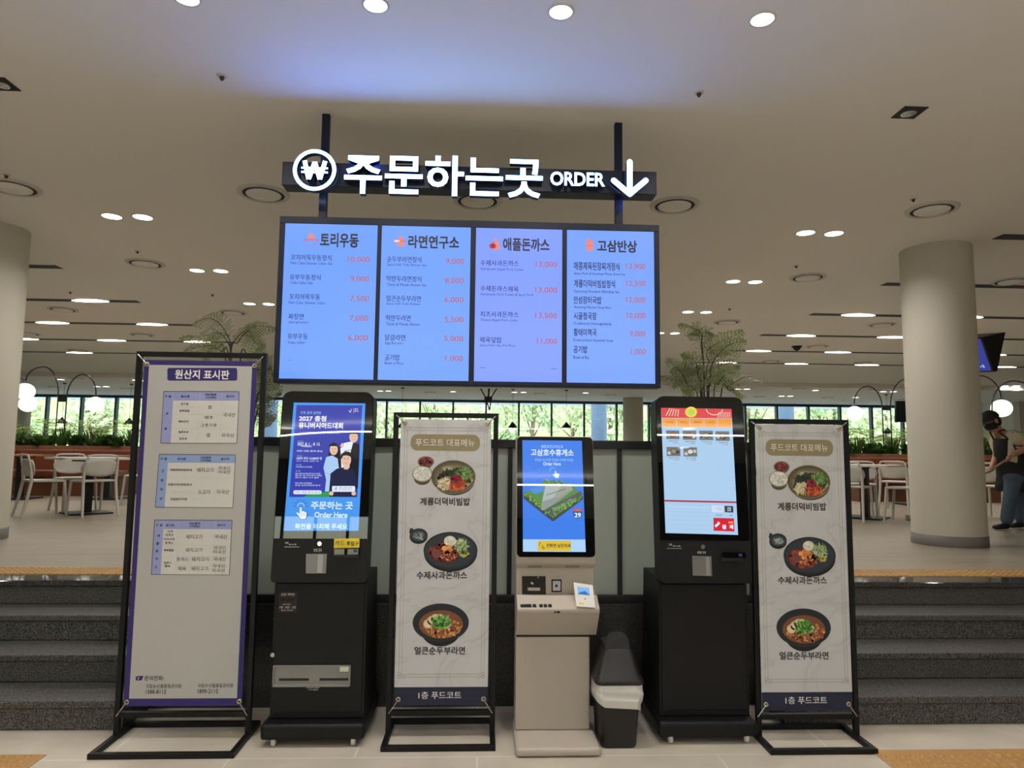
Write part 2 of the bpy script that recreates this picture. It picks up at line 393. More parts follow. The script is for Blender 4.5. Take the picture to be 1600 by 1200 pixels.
# outside
slab('ground', -90, 90, 27.8, 46, -.3, .3, mat('paving_outside', '#b9b6ab', .9, var=.08, scale=.5))
CAN = bpy.data.materials.new('canopy_sheet'); CAN.use_nodes = True; _t = CAN.node_tree; _tr = _t.nodes.new('ShaderNodeBsdfTranslucent'); _tr.inputs[0].default_value = (.72, .80, .82, 1); _mx = _t.nodes.new('ShaderNodeMixShader'); _mx.inputs[0].default_value = .6
_t.links.new(_t.nodes['Principled BSDF'].outputs[0], _mx.inputs[1]); _t.links.new(_tr.outputs[0], _mx.inputs[2]); _t.links.new(_mx.outputs[0], _t.nodes['Material Output'].inputs[0])
cn = MB(CAN)
cn.add([(-40, 28.2, 3.97), (40, 28.2, 3.97), (40, 36.5, 3.97), (-40, 36.5, 3.97)], [(0, 3, 2, 1)]).use(mat('canopy_ribs', '#c9d0d2', .5))
for i in range(14): cn.box(-40, 40, 28.5+.6*i, 28.56+.6*i, 3.9, 3.95)
for i in range(34): cn.box(-40+2.4*i, -39.94+2.4*i, 28.2, 36.5, 3.88, 3.95)
struct(cn.build('canopy_outside'))
for x in (-9.6, 5.4, 14.2, -12.3): column('column_outside', x, 32, .3, 3.95, .36, mat('column_outside_blue_shade', '#8fa3bd', .7), False)  # bluish outdoor shade put into the column colour
hill = MB(mat('grassy_slope', '#93a862', .95, var=.35, scale=.6)); N = 40
hv = [(-100+200*i/N, 46+60*j/12, .3+max(0, j/12)**.8*9+.5*noise.noise(Vector((i*.4, j*.5, 0)))*(j > 0)) for j in range(13) for i in range(N+1)]
hill.add(hv, [(j*(N+1)+i, j*(N+1)+i+1, (j+1)*(N+1)+i+1, (j+1)*(N+1)+i) for j in range(12) for i in range(N)], None, True); struct(hill.build('hill_outside'))

# ------------------------------------------------------------------ ceiling fittings
DISC = glow('lamp_face', (1, .95, .86), 9.0); DISCFAR = glow('lamp_face_hall', (1, .96, .90), 6.0)
TRIMW = mat('white_trim', '#d8d4cc', .5); DARKGAP = mat('diffuser_gap', '#191816', .7); RINGG = mat('diffuser_ring', '#cfcac0', .5)
def downlight(p, r, lab, grp, power, face=DISC):
    t = thing('downlight', lab, 'ceiling light', p, grp)
    MB(TRIMW).lathe([(r+.012, 0), (r+.010, -.006), (r, -.006), (r, 0)], p, seg=28).build('trim_ring', t)
    MB(face).lathe([(r, -.003), (.0005, -.004)], p, seg=28).build('lamp_face', t)
    if power: lamp('downlight_lamp', (p[0], p[1], p[2]-.012), power, r*1.6)
for i, (px, py) in enumerate([(292, -3), (587, 8), (876, 20), (1193, 27)]):
    q = atZ(px, py, ZC); w_ = ['leftmost, cut by the top edge of the photo', 'second from the left', 'third from the left', 'rightmost']
    downlight((q.x, 3.19, ZC), .055, 'bright downlight above the order sign, '+w_[i], 'row of downlights above the order sign', P_DOWN*1.2)
rw = ['nearest pair', 'second pair back', 'third pair back', 'farthest pair']
for sd_, xs in (('left', (-3.45, -3.17)), ('right', (3.10, 3.38))):
    for k, y in enumerate((6.44, 8.39, 10.30, 12.2)):
        for j, x in enumerate(xs):
            if sd_ == 'left' and k == 3: continue
            downlight((x+(.05 if sd_ == 'right' and k == 3 else 0), y, ZC), .083, '%s lamp of the %s of ceiling downlights %s of the menu board' % (('left', 'right')[j], rw[k], sd_), 'paired downlights in the hall ceiling', P_DOWN)
for px, py in [(594, 611), (607, 611), (708, 612), (804, 613), (818, 613), (915, 614), (1153, 608), (1167, 608), (1274, 610), (1221, 619), (1235, 619), (1380, 612), (1396, 612), (95, 593), (152, 604), (166, 604), (1337, 621), (212, 594), (228, 595), (1570, 603), (1588, 603)]:
    zc_ = 3.5 if atZ(px, py, 3.5).y > 20.6 else ZC; q = atZ(px, py, zc_); downlight((q.x, min(q.y, 26.8), zc_), .10, 'small round downlight in the lower ceiling near the far windows', 'downlights near the far windows', P_DOWN, DISCFAR)
def diffuser(p, lab, grp):
    t = thing('air_diffuser', lab, 'ceiling vent', p, grp)
    MB(RINGG).lathe([(.215, 0), (.205, -.014), (.165, -.012), (.160, 0)], p, seg=40).build('outer_ring', t)
    MB(DARKGAP).lathe([(.168, -.0128), (.138, -.0128)], p, seg=40).build('air_gap', t)
    MB(CEILM).lathe([(.142, -.0125), (.138, -.021), (.0005, -.023)], p, seg=40).build('inner_disc', t)
dn = [((20, 292), 'at the left edge of the photo'), ((412, 302), 'left of the order sign'), ((746, 313), 'directly below the order sign'), ((1054, 320), 'just right of the order sign'), ((1456, 327), 'above the right column'),
      ((227, 411), 'left of the menu board beside the second downlight pair'), ((1262, 433), 'right of the menu board, left of the right column'), ((1580, 439), 'at the right edge past the right column'),
      ((98, 483), 'between the first two dark slots beside the left column'), ((364, 488), 'above the fern at the left of the menu board'), ((1136, 503), 'above the fern at the right of the menu board'), ((1378, 507), 'between dark slots close to the right column'),
      ((43, 521), 'tucked against the left column'), ((222, 523), 'between the second and third dark slots at left'), ((1277, 541), 'between the second and third dark slots at right'), ((132, 550), 'at the farthest dark slot at left'), ((1200, 566), 'at the farthest dark slot above the right poster stand'), ((1343, 568), 'at the farthest dark slot beside the right column')]
for (px, py), d in dn:
    q = atZ(px, py, ZC); diffuser((q.x, q.y if q.y < 15.5 else 15.75, ZC), 'round ceiling air diffuser '+d, 'round air diffusers')
for px, py in [(672, 613), (843, 615), (954, 617), (1248, 607), (1187, 620), (1293, 621), (1367, 609), (118, 591), (86, 604), (198, 607), (1404, 624)]:
    q = atZ(px, py, 3.5); diffuser((q.x, min(q.y, 26.8), 3.5), 'small distant air diffuser in the lower ceiling near the windows', 'air diffusers near the far windows')
SLOTB = mat('slot_black', '#1b1815', .6); SLOTL = glow('slot_lamp', (1, .95, .86), 7.0)
rn = ['nearest', 'second', 'third', 'fourth', 'fifth', 'farthest']
for sd_ in (-1, 1):
    for k, y in enumerate((6.42, 8.36, 10.30, 12.22, 14.16, 16.1)):
        x0 = 5.0 if sd_ > 0 else 5.05
        t = thing('slot_light', 'long black slot light in the ceiling, %s of the %s rows' % (rn[k], 'left' if sd_ < 0 else 'right'), 'ceiling light', (sd_*x0, y, ZC), 'slot lights in the hall ceiling')
        xa, xb = sorted((sd_*x0, sd_*15.5))
        MB(SLOTB).box(xa, xb, y-.075, y+.075, ZC-.005, ZC-.0002).build('channel', t)
        if k >= 2:
            for xs in ((5.47, 6.0), (7.14, 7.70), (8.84, 9.42), (10.5, 11.05), (12.2, 12.8)):
                a, b = sorted((sd_*xs[0], sd_*xs[1]))
                ls = [((a+b)/2+(b-a)/2*math.cos(k_*math.pi/12), y-.012+.085*math.sin(k_*math.pi/12), ZC-.010) for k_ in range(24)]
                MB(SLOTL).prism(ls, (0, 0, .0045)).build('lamp_strip', t)
                if xs[0] < 10: lamp('slot_lamp', ((a+b)/2, y, ZC-.02), P_SLOT, .5, size_y=.08, shape='RECTANGLE')
for x, y, d in ((2.64, 4.06, 'right'), (-2.87, 4.06, 'left')):
    t = thing('recessed_spotlight', 'square black recessed spotlight at the upper %s, above the stairs' % d, 'ceiling light', (x, y, ZC))
    MB(SLOTB).box(x-.075, x+.075, y-.075, y+.075, ZC-.005, ZC-.0002).build('frame', t)
    MB(mat('spot_reflector', '#c9ccd2', .15, .7)).lathe([(.045, -.006), (.03, -.012), (.0005, -.013)], (x, y+.01, ZC), seg=20).build('reflector', t)
    lamp('spotlight_lamp', (x, y, ZC-.016), 4.5, .08, spread=80)
SPK = mat('sprinkler', '#4a433d', .5, .4)
for (px, py), d in [((347, 118), 'above left of the order sign'), ((1092, 144), 'above right of the order sign'), ((10, 273), 'at the left edge'), ((1427, 310), 'above the right column'), ((215, 392), 'over the second diffuser at left'), ((1244, 415), 'over the diffuser right of the menu board'), ((110, 456), 'near the left column'), ((332, 460), 'left of the menu board, above the fern'), ((1140, 482), 'above the fern at right')]:
    q = atZ(px, py, ZC); p = (q.x, q.y, ZC)
    t = thing('sprinkler', 'tiny dark sprinkler head in the ceiling '+d, 'sprinkler', p, 'sprinkler heads')
    MB(RINGG).lathe([(.030, 0), (.027, -.006), (.014, -.008)], p, seg=16).build('escutcheon', t)
    MB(SPK).lathe([(.014, -.004), (.013, -.02), (.006, -.03), (.0005, -.030)], p, seg=12).build('head', t)
q = atZ(1245, 541, ZC)
t = thing('dome_camera', 'small black dome camera hanging from the ceiling between dark slots at right', 'camera', (q.x, q.y, ZC))
MB(BLACK).lathe([(.10, 0), (.10, -.02), (.05, -.03)], (q.x, q.y, ZC), seg=20).build('mount', t); MB(BLACKGLOSS).lathe([(.075, -.03), (.06, -.07), (.0005, -.1)], (q.x, q.y, ZC), seg=20).build('dome', t)
# the long curved line light over the entrance side, seen only as its reflection in the kiosk glass
LED = glow('line_light', (1, .98, .94), 60.0)
t = thing('line_light', 'long curved white line light mirrored in the kiosk screens', 'ceiling light', (0, -5.5, 3.45))
ly = lambda x: -5.52-(.16*(x+2.1)**2 if x < -2.1 else 0)
cv = [(-5.4+.3*i, ly(-5.4+.3*i), 3.45) for i in range(44)]
MB(LED).tube(cv, .013, seg=6).build('diffuser_tube', t)
for x in (-5, -2, 2, 6): MB(BLACK).tube([(x, ly(x), 3.48), (x, ly(x), ZC-.001)], .006).build('suspension_rod', t)
for x, y, d in ((-3.83, -6.14, 'upper spot in the left black kiosk screen'), (-3.92, -8.15, 'lower spot in the left black kiosk screen'), (4.05, -5.75, 'upper spot in the right black kiosk screen'), (4.55, -7.85, 'lower spot in the right black kiosk screen')):
    downlight((x, y, ZC), .13, 'ceiling downlight mirrored as the '+d, 'downlights mirrored in the kiosk screens', 8)

# ================================================================== ORDER SIGN AND MENU BOARD
LET = glow('sign_letter_face', (.19, .42, 1.0), 14.0); LETS = mat('sign_letter_side', '#2a3347', .5)
sg = thing('order_sign', 'hanging navy sign with glowing white ORDER letters, coin emblem and down arrow', 'sign', (0, 4.3, ZC))
for x in (-1.02, .86): MB(NAVY).box(x-.024, x+.024, 4.31, 4.348, 2.934, ZC).build('post', sg, .003)
MB(NAVY).box(-1.25, 1.08, 4.21, 4.33, 3.115, 3.265).build('beam', sg, .004)
def sign_text(body, x0, x1, z0, z1, name, bold):
    v, f, nz, xa, xb, ya, yb = glyphs(body, bold, .5); m = MB(LET); D = .045
    P = [(x0+(p[0]-xa)*(x1-x0)/(xb-xa), 4.205-D*(p[2]+.5), z0+(p[1]-ya)*(z1-z0)/(yb-ya)) for p in v]
    k = len(m.v); m.v += P
    for q, n in zip(f, nz): m.f.append(q); m.sm.append(False); m.mi.append(m._m(LET if n > .9 else LETS))
    return m.build(name, sg)
SF = 4.16
q0, q1 = atY(538, 270, SF), atY(848, 270, SF)
sign_text('주문하는곳', q0.x, q1.x, atY(700, 306, SF).z, atY(700, 243, SF).z, 'lettering', .018)
sign_text('ORDER', atY(860, 280, SF).x, atY(945, 280, SF).x, atY(902, 290.5, SF).z, atY(902, 269, SF).z, 'lettering', .02)
c = atY(491.5, 265.5, SF)
em = MB(LETS); R0, R1 = .130, .108; n = 56
ci = [(math.cos(2*math.pi*i/n), math.sin(2*math.pi*i/n)) for i in range(n)]
fr = [(c.x+R0*a, 4.16, c.z+R0*b) for a, b in ci]+[(c.x+R1*a, 4.16, c.z+R1*b) for a, b in ci]
bk = [(x, 4.205, z) for x, y, z in fr]
em.add(fr, [(i, n+i, n+(i+1) % n, (i+1) % n)[::-1] for i in range(n)], LET)
em.add(fr[:n]+bk[:n], [(i, (i+1) % n, n+(i+1) % n, n+i)[::-1] for i in range(n)]); em.add(fr[n:]+bk[n:], [(i, (i+1) % n, n+(i+1) % n, n+i) for i in range(n)])
def stroke(m, pts, w, rnd=False):
    for (xa, za), (xb, zb) in zip(pts, pts[1:]):
        d = Vector((xb-xa, 0, zb-za)); l = d.length; d /= l; s_ = Vector((-d.z, 0, d.x))*w/2
        a, b = Vector((xa, 4.16, za)), Vector((xb, 4.16, zb))
        if rnd:
            an = math.atan2(d.z, d.x); p = [b+Vector((math.cos(an-math.pi/2+t*math.pi/8), 0, math.sin(an-math.pi/2+t*math.pi/8)))*w/2 for t in range(9)]
            p += [a+Vector((math.cos(an+math.pi/2+t*math.pi/8), 0, math.sin(an+math.pi/2+t*math.pi/8)))*w/2 for t in range(9)]
        else: p = [a-s_, b-s_, b+s_, a+s_]
        k = len(p); pb = [q+Vector((0, .045, 0)) for q in p]
        m.add(p, [tuple(range(k))], LET); m.add(p+pb, [(i, (i+1) % k, k+(i+1) % k, k+i)[::-1] for i in range(k)], LETS)
wx = [(-.062, .058), (-.034, -.058), (0, .05), (.034, -.058), (.062, .058)]
stroke(em, [(c.x+a, c.z+b) for a, b in wx], .026)
for dz in (.012, -.014): stroke(em, [(c.x-.08, c.z+dz), (c.x+.08, c.z+dz)], .011)
em.build('coin_emblem', sg)
am = MB(LET); a0, a1 = atY(984, 253, SF), atY(984, 306, SF)
stroke(am, [(a0.x, a0.z), (a1.x, a1.z+.012)], .034, True)
for px in (959, 1009):
    b = atY(px, 282, SF); stroke(am, [(b.x, b.z), (a1.x, a1.z+.012)], .034, True)
am.build('arrow', sg)

BX0, BX1, BZ0, BZ1, BY = -1.262, 1.102, 1.897, 2.932, 4.25
bd = thing('menu_board', 'wide navy-framed menu board of four bright blue screens under the order sign', 'menu board', (-.08, 4.3, BZ0))
fm = MB(NAVY).box(BX0, BX1, BY+.02, BY+.10, BZ0, BZ1)
fm.box(BX0, BX1, BY-.004, BY+.02, BZ1-.045, BZ1).box(BX0, BX1, BY-.004, BY+.02, BZ0, BZ0+.027)
SX = [(-1.228, -.662), (-.636, -.085), (-.052, .488), (.518, 1.068)]
ed = [BX0]+[v for p in SX for v in p]+[BX1]
for i in range(0, 10, 2): fm.box(ed[i], ed[i+1], BY-.004, BY+.02, BZ0+.027, BZ1-.045)
fm.build('frame', bd, .003)
SEAM = mat('seam_dark', '#141a29', .5)
for i in range(3): x = (SX[i][1]+SX[i+1][0])/2; MB(SEAM).box(x-.002, x+.002, BY-.006, BY-.003, BZ0, BZ1).build('panel_seam', bd)
mpx = lambda h, k=1.0: glow('menu_pixel_%s_%g' % (h, k), '#'+h, k, .4)      # matt display surface
KT, KP, KD = mpx('10131f', .4), mpx('b4604f'), mpx('20263a', .6)
PINK, PINKD, APPLE = mpx('e0837a'), mpx('c05a55'), mpx('b02a3a')
BLUES = [(.155, .345, 1.05), (.165, .355, 1.05), (.215, .335, 1.1), (.18, .355, 1.05)]
MENU = [
 (('토리우동', 202, 487, 350, 540), [('꼬치어묵우동정식', 86, 570, 245, 593), ('유부우동정식', 82, 647, 202, 669), ('꼬치어묵우동', 80, 723, 200, 746), ('짜장면', 77, 800, 136, 823), ('유부우동', 74, 878, 152, 900)],
  [('Fish Cake Skewer Udon Set', 86, 598, 250, 609), ('Yubu Udon Set', 84, 674, 172, 685), ('Fish Cake Skewer Udon', 79, 752, 221, 763), ('Jajangmyeon', 77, 829, 155, 840), ('Yubu Udon', 74, 907, 141, 918)],
  [('10,000', 308, 577, 395, 602), ('9,000', 319, 653, 392, 678), ('7,500', 318, 730, 391, 755), ('7,000', 316, 807, 388, 832), ('6,000', 310, 884, 386, 909)]),
 (('라면연구소', 546, 497, 742, 545), [('순두부라면정식', 462, 577, 596, 600), ('떡만두라면정식', 460, 653, 596, 676), ('얼큰순두부라면', 459, 730, 594, 753), ('떡만두라면', 457, 806, 554, 829), ('달걀라면', 454, 882, 533, 905), ('공기밥', 453, 960, 511, 983)],
  [('Spicy Soft Tofu Ramen Set', 462, 605, 617, 617), ('Tteok & Mandu Ramen Set', 461, 682, 615, 693), ('Spicy Soft Tofu Ramen', 459, 757, 592, 769), ('Tteok & Mandu Ramen', 457, 835, 590, 847), ('Egg Ramen', 455, 911, 522, 922), ('Bowl of Rice', 453, 988, 525, 999)],
  [('9,000', 692, 584, 763, 610), ('8,000', 689, 660, 761, 685), ('6,000', 687, 735, 760, 760), ('5,500', 687, 812, 760, 837), ('5,000', 685, 887, 759, 912), ('1,000', 690, 964, 758, 989)]),
 (('애플돈까스', 916, 507, 1095, 555), [('수제사과돈까스', 827, 592, 976, 614), ('수제돈까스제육', 827, 692, 975, 714), ('치즈사과돈까스', 826, 792, 975, 814), ('제육덮밥', 824, 891, 909, 914)],
  [('Handmade Apple Pork Cutlet', 828, 622, 995, 634), ('Handmade Pork Cutlet & Spicy Pork', 827, 721, 1034, 733), ('Cheese Apple Pork Cutlet', 827, 821, 973, 832), ('Spicy Pork Stir-Fry Rice', 825, 920, 961, 931)],
  [('13,000', 1043, 597, 1126, 622), ('13,000', 1041, 697, 1126, 722), ('13,500', 1041, 797, 1125, 822), ('11,000', 1048, 897, 1125, 922)]),
 (('고삼반상', 1284, 515, 1437, 560), [('매콤제육된장찌개정식', 1192, 600, 1370, 631), ('계룡더덕비빔밥정식', 1192, 669, 1352, 699), ('안성장터국밥', 1191, 733, 1299, 762), ('시골청국장', 1191, 795, 1280, 824), ('황태미역국', 1191, 859, 1280, 888), ('공기밥', 1190, 926, 1244, 954)],
  [('Spicy Pork & Soybean Paste Stew Set', 1192, 640, 1392, 652), ('Gyeryong Deodeok Bibimbap Set', 1192, 709, 1369, 722), ('Anseong Market Soup Rice', 1192, 771, 1337, 783), ('Traditional Cheonggukjang', 1192, 834, 1337, 847), ('Dried pollack Seaweed Soup', 1190, 899, 1344, 912), ('Bowl of Ric', 1190, 965, 1250, 977)],
  [('13,900', 1396, 605, 1471, 630), ('12,500', 1396, 671, 1471, 696), ('12,000', 1396, 736, 1471, 761), ('10,000', 1398, 797, 1471, 822), ('9,000', 1410, 868, 1471, 893), ('1,000', 1414, 938, 1472, 963)])]
BF = Face((0, BY, 0)).crop(420, 170, 2.5)
for i, (ti, nm, en, pr) in enumerate(MENU):
    x0, x1 = SX[i]
    scm = glow('menu_screen_%d' % i, BLUES[i], 1.0, .25)
    s = MB(scm).box(x0, x1, BY, BY+.02, BZ0+.027, BZ1-.045).build('screen', bd, label='bright pale blue menu screen')
    a = Art(BF, .0008); a.text(ti[0], *ti[1:], KT, 2, .032); a.build('title_lettering', s)
    for q, e, p in zip(nm, en, pr):
        a = Art(BF, .0008); a.text(q[0], *q[1:], KT, 2, .016 if i == 3 else .010); a.build('dish_lettering', s)
        a = Art(BF, .0008); a.text(e[0], *e[1:], KD if i < 3 else KT, 2, .008 if i == 3 else 0); a.build('translation_lettering', s)
        a = Art(BF, .0008); a.text(p[0], *p[1:], KP, 2, .010); a.build('price_lettering', s)
    for q in {0: [(78, 982, 90, 983.2)], 2: [(825, 1010, 845, 1011.5), (1102, 1015, 1125, 1016.5)]}.get(i, []):
        a = Art(BF, .0008); a.rect(*q, KD); a.build('dash_mark', s)
    a = Art(BF, .0008)
    if i == 0:   # bowl emblem
        a.ell(165, 500, 13, 13, PINK, 1); a.line([(137, 512), (147, 530), (160, 534), (172, 534), (184, 530), (194, 512)], 2, PINKD, 2); a.line([(137, 512), (194, 512)], 2, PINKD, 2); a.arc(165, 512, 28, 4, 1.4, PINKD, 2)
    elif i == 1:  # noodle tray emblem
        a.poly([(500, 536), (508, 500), (524, 500), (532, 536)], PINK, 1); a.line([(486, 521), (538, 516)], 3, PINKD, 2); a.line([(488, 511), (530, 507)], 1.5, PINKD, 2); a.ell(500, 517, 12, 4, mpx('f0d9c0'), 3)
    elif i == 2:  # apple emblem
        a.poly([(872, 550), (880, 508), (892, 508), (904, 550)], PINK, 1); a.ell(870, 536, 9, 10, APPLE, 2); a.ell(879, 536, 9, 10, APPLE, 2); a.line([(875, 528), (879, 520)], 2, KT, 3)
    else:        # plain rounded emblem
        a.rrect(1239, 512, 1267, 556, 12, PINK, 1); a.ell(1253, 514, 9, 7, PINK, 1); a.line([(1240, 536), (1266, 536)], 1.5, PINKD, 2)
    a.build('emblem', s)
# cable bracket under the board
t = thing('cable_bracket', 'small black wire bracket hanging under the middle of the menu board', 'bracket', (.03, 4.33, BZ0))
m = MB(BLACK)
p0, p1, p2, pm, pb = atY(751, 607, 4.33), atY(776, 607, 4.33), atY(764, 607, 4.33), atY(763, 624, 4.33), atY(765, 641, 4.33)
for a_ in (p0, p1): m.tube([a_, (pm.x+(a_.x-pm.x)*.35, 4.33, pm.z+.01), pb], .004, seg=6)
m.tube([p2, pm], .006, seg=6); m.build('wires', t)
MB(BLACK).box(pm.x-.024, pm.x+.024, 4.315, 4.345, pm.z-.012, pm.z+.018).build('clamp', t, .006)

# ================================================================== RAILING ON THE GRANITE BLOCK
RAILM = mat('railing_black', '#17191b', .4); FG = frosted('frosted_glass')
rl = thing('glass_railing', 'frosted glass railing with black rails on top of the granite block', 'railing', (-.1, 4.355, .585))
MB(RAILM).box(-1.89, 1.70, 4.325, 4.385, 1.52, 1.572).build('top_rail', rl, .004)
MB(RAILM).box(-1.89, 1.70, 4.325, 4.385, .585, .632).build('bottom_rail', rl, .004)
px_ = [-1.875, -1.17, -.52, .18, .86, 1.685]
for x in px_: MB(RAILM).box(x-.014, x+.014, 4.335, 4.375, .632, 1.52).build('post', rl)
for a_, b_ in zip(px_, px_[1:]): MB(FG).box(a_+.014, b_-.014, 4.349, 4.361, .632, 1.52).build('glass_panel', rl)

# ================================================================== BANNER STANDS
def stand(nm, lab, x0, x1, yf, yb, yu, ztop, zbar):
    T = .027
    t = thing(nm, lab, 'banner stand', ((x0+x1)/2, yu, 0))
    for x in (x0+T/2, x1-T/2): MB(BLACK).box(x-T/2, x+T/2, yu-T/2, yu+T/2, T, ztop).build('upright', t, .002)
    MB(BLACK).box(x0+T, x1-T, yu-T/2, yu+T/2, ztop-T, ztop).build('top_bar', t, .002)
    MB(BLACK).box(x0+T, x1-T, yu-T/2, yu+T/2, zbar-T, zbar).build('cross_bar', t, .002)
    b = MB(BLACK)
    for x in (x0, x1-T): b.box(x, x+T, yf, yb, 0, T)
    b.box(x0+T, x1-T, yf, yf+T, 0, T).box(x0+T, x1-T, yb-T, yb, 0, T); b.build('base_frame', t, .002)
    return t
GROM = mat('brass_grommet', '#b5a888', .35, .6)
def fittings(t, bn, f, cor, ax0, ax1, az0, az1, y):
    """eyelets at the banner's corners, each tied to the frame by a spring"""
    for (u, w), (gx, gz) in zip(cor, ((ax0, az0), (ax1, az0), (ax1, az1), (ax0, az1))):
        MB(GROM).lathe([(.006, 0), (.006, -.003), (.012, -.003), (.013, 0)], (u, y, w), seg=16, axis='Y').build('grommet', bn)
        MB(CHROME).tube([(u, y-.003, w), (gx, y+.004, gz)], .0035, seg=6).build('spring', t)
# --- origin table stand
VIO, VIOL = ink('2f2468'), ink('8f97c4')
t = stand('banner_stand', 'tallest black banner stand holding a purple-bordered banner of origin tables', -1.877, -1.181, 3.60, 4.02, 3.85, 2.02, .135)
YB = 3.825
bn = MB(ink('2f2468')).box(-1.826, -1.225, YB, YB+.003, .170, 1.972).build('banner', t, label='purple-bordered white banner')
fb = Face((0, YB, 0))
a = Art(fb).use(ink('b2b1ac')); w = Face((0, YB, 0))
MB(ink('b2b1ac')).add([(-1.800, YB-.0005, .208), (-1.251, YB-.0005, .208), (-1.251, YB-.0005, 1.945), (-1.800, YB-.0005, 1.945)], [(0, 1, 2, 3)]).build('white_field', bn)
GR, LN, DK, HD1, HD2 = ink('9a9aa0'), ink('c3c2c0'), ink('2c2b33'), ink('959ccb'), ink('8ba2cc')
c4 = lambda: fb.crop(120, 540, 3.158)
c4(); a = Art(fb)
a.rrect(447, 110, 792, 173, 10, VIO, 2); a.build('title_plate', bn)
a = Art(fb); a.text('원산지 표시판', 486, 121, 752, 165, ink('f0eee8'), 4, .02); a.build('title_lettering', bn)
def table(cor, hd, lw, vx, hz, hcol, tx):
    a = Art(fb); L = lambda s_, t_: tuple(cor[0][k]*(1-s_)*(1-t_)+cor[1][k]*s_*(1-t_)+cor[2][k]*s_*t_+cor[3][k]*(1-s_)*t_ for k in (0, 1))
    a.poly([L(0, 0), L(1, 0), L(1, 1), L(0, 1)], ink('cfcdc7'), 2)
    a.poly([L(0, 0), L(1, 0), L(1, hd), L(0, hd)], hcol, 3); a.poly([L(0, hd), L(lw, hd), L(lw, 1), L(0, 1)], hcol, 3)
    for s_, ta, tb in vx: a.line([L(s_, ta), L(s_, tb)], 1.2, LN, 4)
    for t_, sa, sb in hz: a.line([L(sa, t_), L(sb, t_)], 1.2, LN, 4)
    a.line([L(0, 0), L(1, 0), L(1, 1), L(0, 1)], 2.2, DK, 5, True)
    for q in tx: a.text(q[0], *q[1:5], DK, 6, .02 if len(q) < 6 else .0)
    a.build('origin_table', bn)
table(((430, 226), (802, 227), (790, 482), (415, 481)), .175, .13, [(.13, 0, 1), (.48, 0, 1), (.775, 0, 1)], [(.3, .13, .48), (.44, .13, .775), (.58, .48, .775), (.72, .13, 1), (.86, .13, .48)], HD1,
 [('구 분', 435, 245, 467, 256), ('음식명', 515, 245, 556, 256), ('대상품목', 635, 236, 690, 247), ('(식재료)', 637, 251, 688, 263), ('원산지', 738, 245, 777, 256), ('공', 440, 329, 452, 341), ('통', 434, 404, 446, 416),
  ('공기밥', 514, 282, 552, 293), ('유부초밥', 507, 316, 557, 328), ('배추김치', 504, 369, 552, 380), ('얼큰두부', 503, 421, 552, 432), ('순두부', 506, 454, 545, 465),
  ('쌀', 648, 294, 667, 313, 0), ('배추', 632, 346, 674, 364, 0), ('고춧가루', 612, 384, 692, 402, 0), ('콩', 640, 433, 660, 452, 0), ('국내산', 723, 331, 783, 352, 0), ('외국산', 715, 433, 777, 452, 0)])
table(((408, 536), (784, 539), (770, 800), (388, 797)), .155, .12, [(.12, 0, 1), (.49, 0, 1), (.77, 0, 1)], [(.43, .12, 1), (.71, .12, .49)], HD2,
 [('구 분', 412, 553, 447, 564), ('음식명', 498, 553, 538, 564), ('대상품목', 612, 547, 663, 558), ('(식재료)', 612, 561, 663, 573), ('원산지', 712, 554, 752, 565), ('고', 419, 611, 432, 623), ('삼', 415, 657, 428, 669), ('반', 413, 702, 426, 714), ('상', 410, 748, 423, 760),
  ('매콤제육된장찌개', 462, 608, 568, 619), ('계룡더덕비빔밥정식', 450, 680, 568, 691), ('안성장터국밥', 463, 751, 545, 763), ('돼지고기', 594, 603, 674, 625, 0), ('소고기', 598, 711, 657, 733, 0), ('국내산,', 697, 595, 762, 613, 0), ('미국산', 700, 615, 758, 633, 0), ('미국산', 693, 711, 752, 732, 0)])
table(((385, 860), (767, 862), (753, 1131), (368, 1129)), .165, .12, [(.12, 0, 1), (.31, 0, 1), (.78, 0, 1), (.49, .68, 1)], [(.46, .12, 1), (.67, .12, 1), (.83, .31, 1)], HD1,
 [('구 분', 390, 881, 424, 892), ('음식명', 442, 881, 480, 892), ('대상품목', 556, 872, 610, 883), ('(식재료)', 558, 886, 608, 898), ('원산지', 695, 880, 733, 891), ('애', 398, 932, 410, 944), ('플', 394, 970, 406, 982), ('돈', 391, 1008, 403, 1020), ('까', 389, 1046, 401, 1058), ('스', 386, 1085, 398, 1097),
  ('사과', 447, 911, 475, 922), ('돈까스', 439, 928, 478, 940), ('치즈사과', 431, 949, 484, 960), ('돈까스', 437, 967, 477, 979), ('제육덮밥', 430, 1003, 480, 1015), ('돈까스', 430, 1066, 469, 1076), ('제육', 435, 1083, 462, 1094),
  ('돼지고기', 540, 933, 620, 953, 0), ('돼지고기', 537, 998, 618, 1018, 0), ('돈까스', 494, 1044, 552, 1064, 0), ('돼지고기', 568, 1043, 652, 1064, 0), ('제육', 499, 1090, 540, 1110, 0), ('돼지고기', 566, 1090, 648, 1110, 0),
  ('국내산', 681, 932, 742, 952, 0), ('국내산,', 676, 988, 740, 1006, 0), ('미국산', 675, 1008, 737, 1027, 0), ('국내산', 675, 1043, 737, 1063, 0), ('국내산,', 670, 1078, 737, 1096, 0), ('미국산', 670, 1100, 732, 1118, 0)])
fb.crop(120, 880, 3.748); a = Art(fb)
a.poly([(346, 665), (358, 660), (391, 660), (386, 672), (380, 686), (345, 686)], VIO, 2); a.text('?', 358, 667, 366, 681, ink('f0eee8'), 4)
a.text('문의전화:', 397, 659, 510, 687, DK, 2, .02)
a.build('contact_lettering', bn)
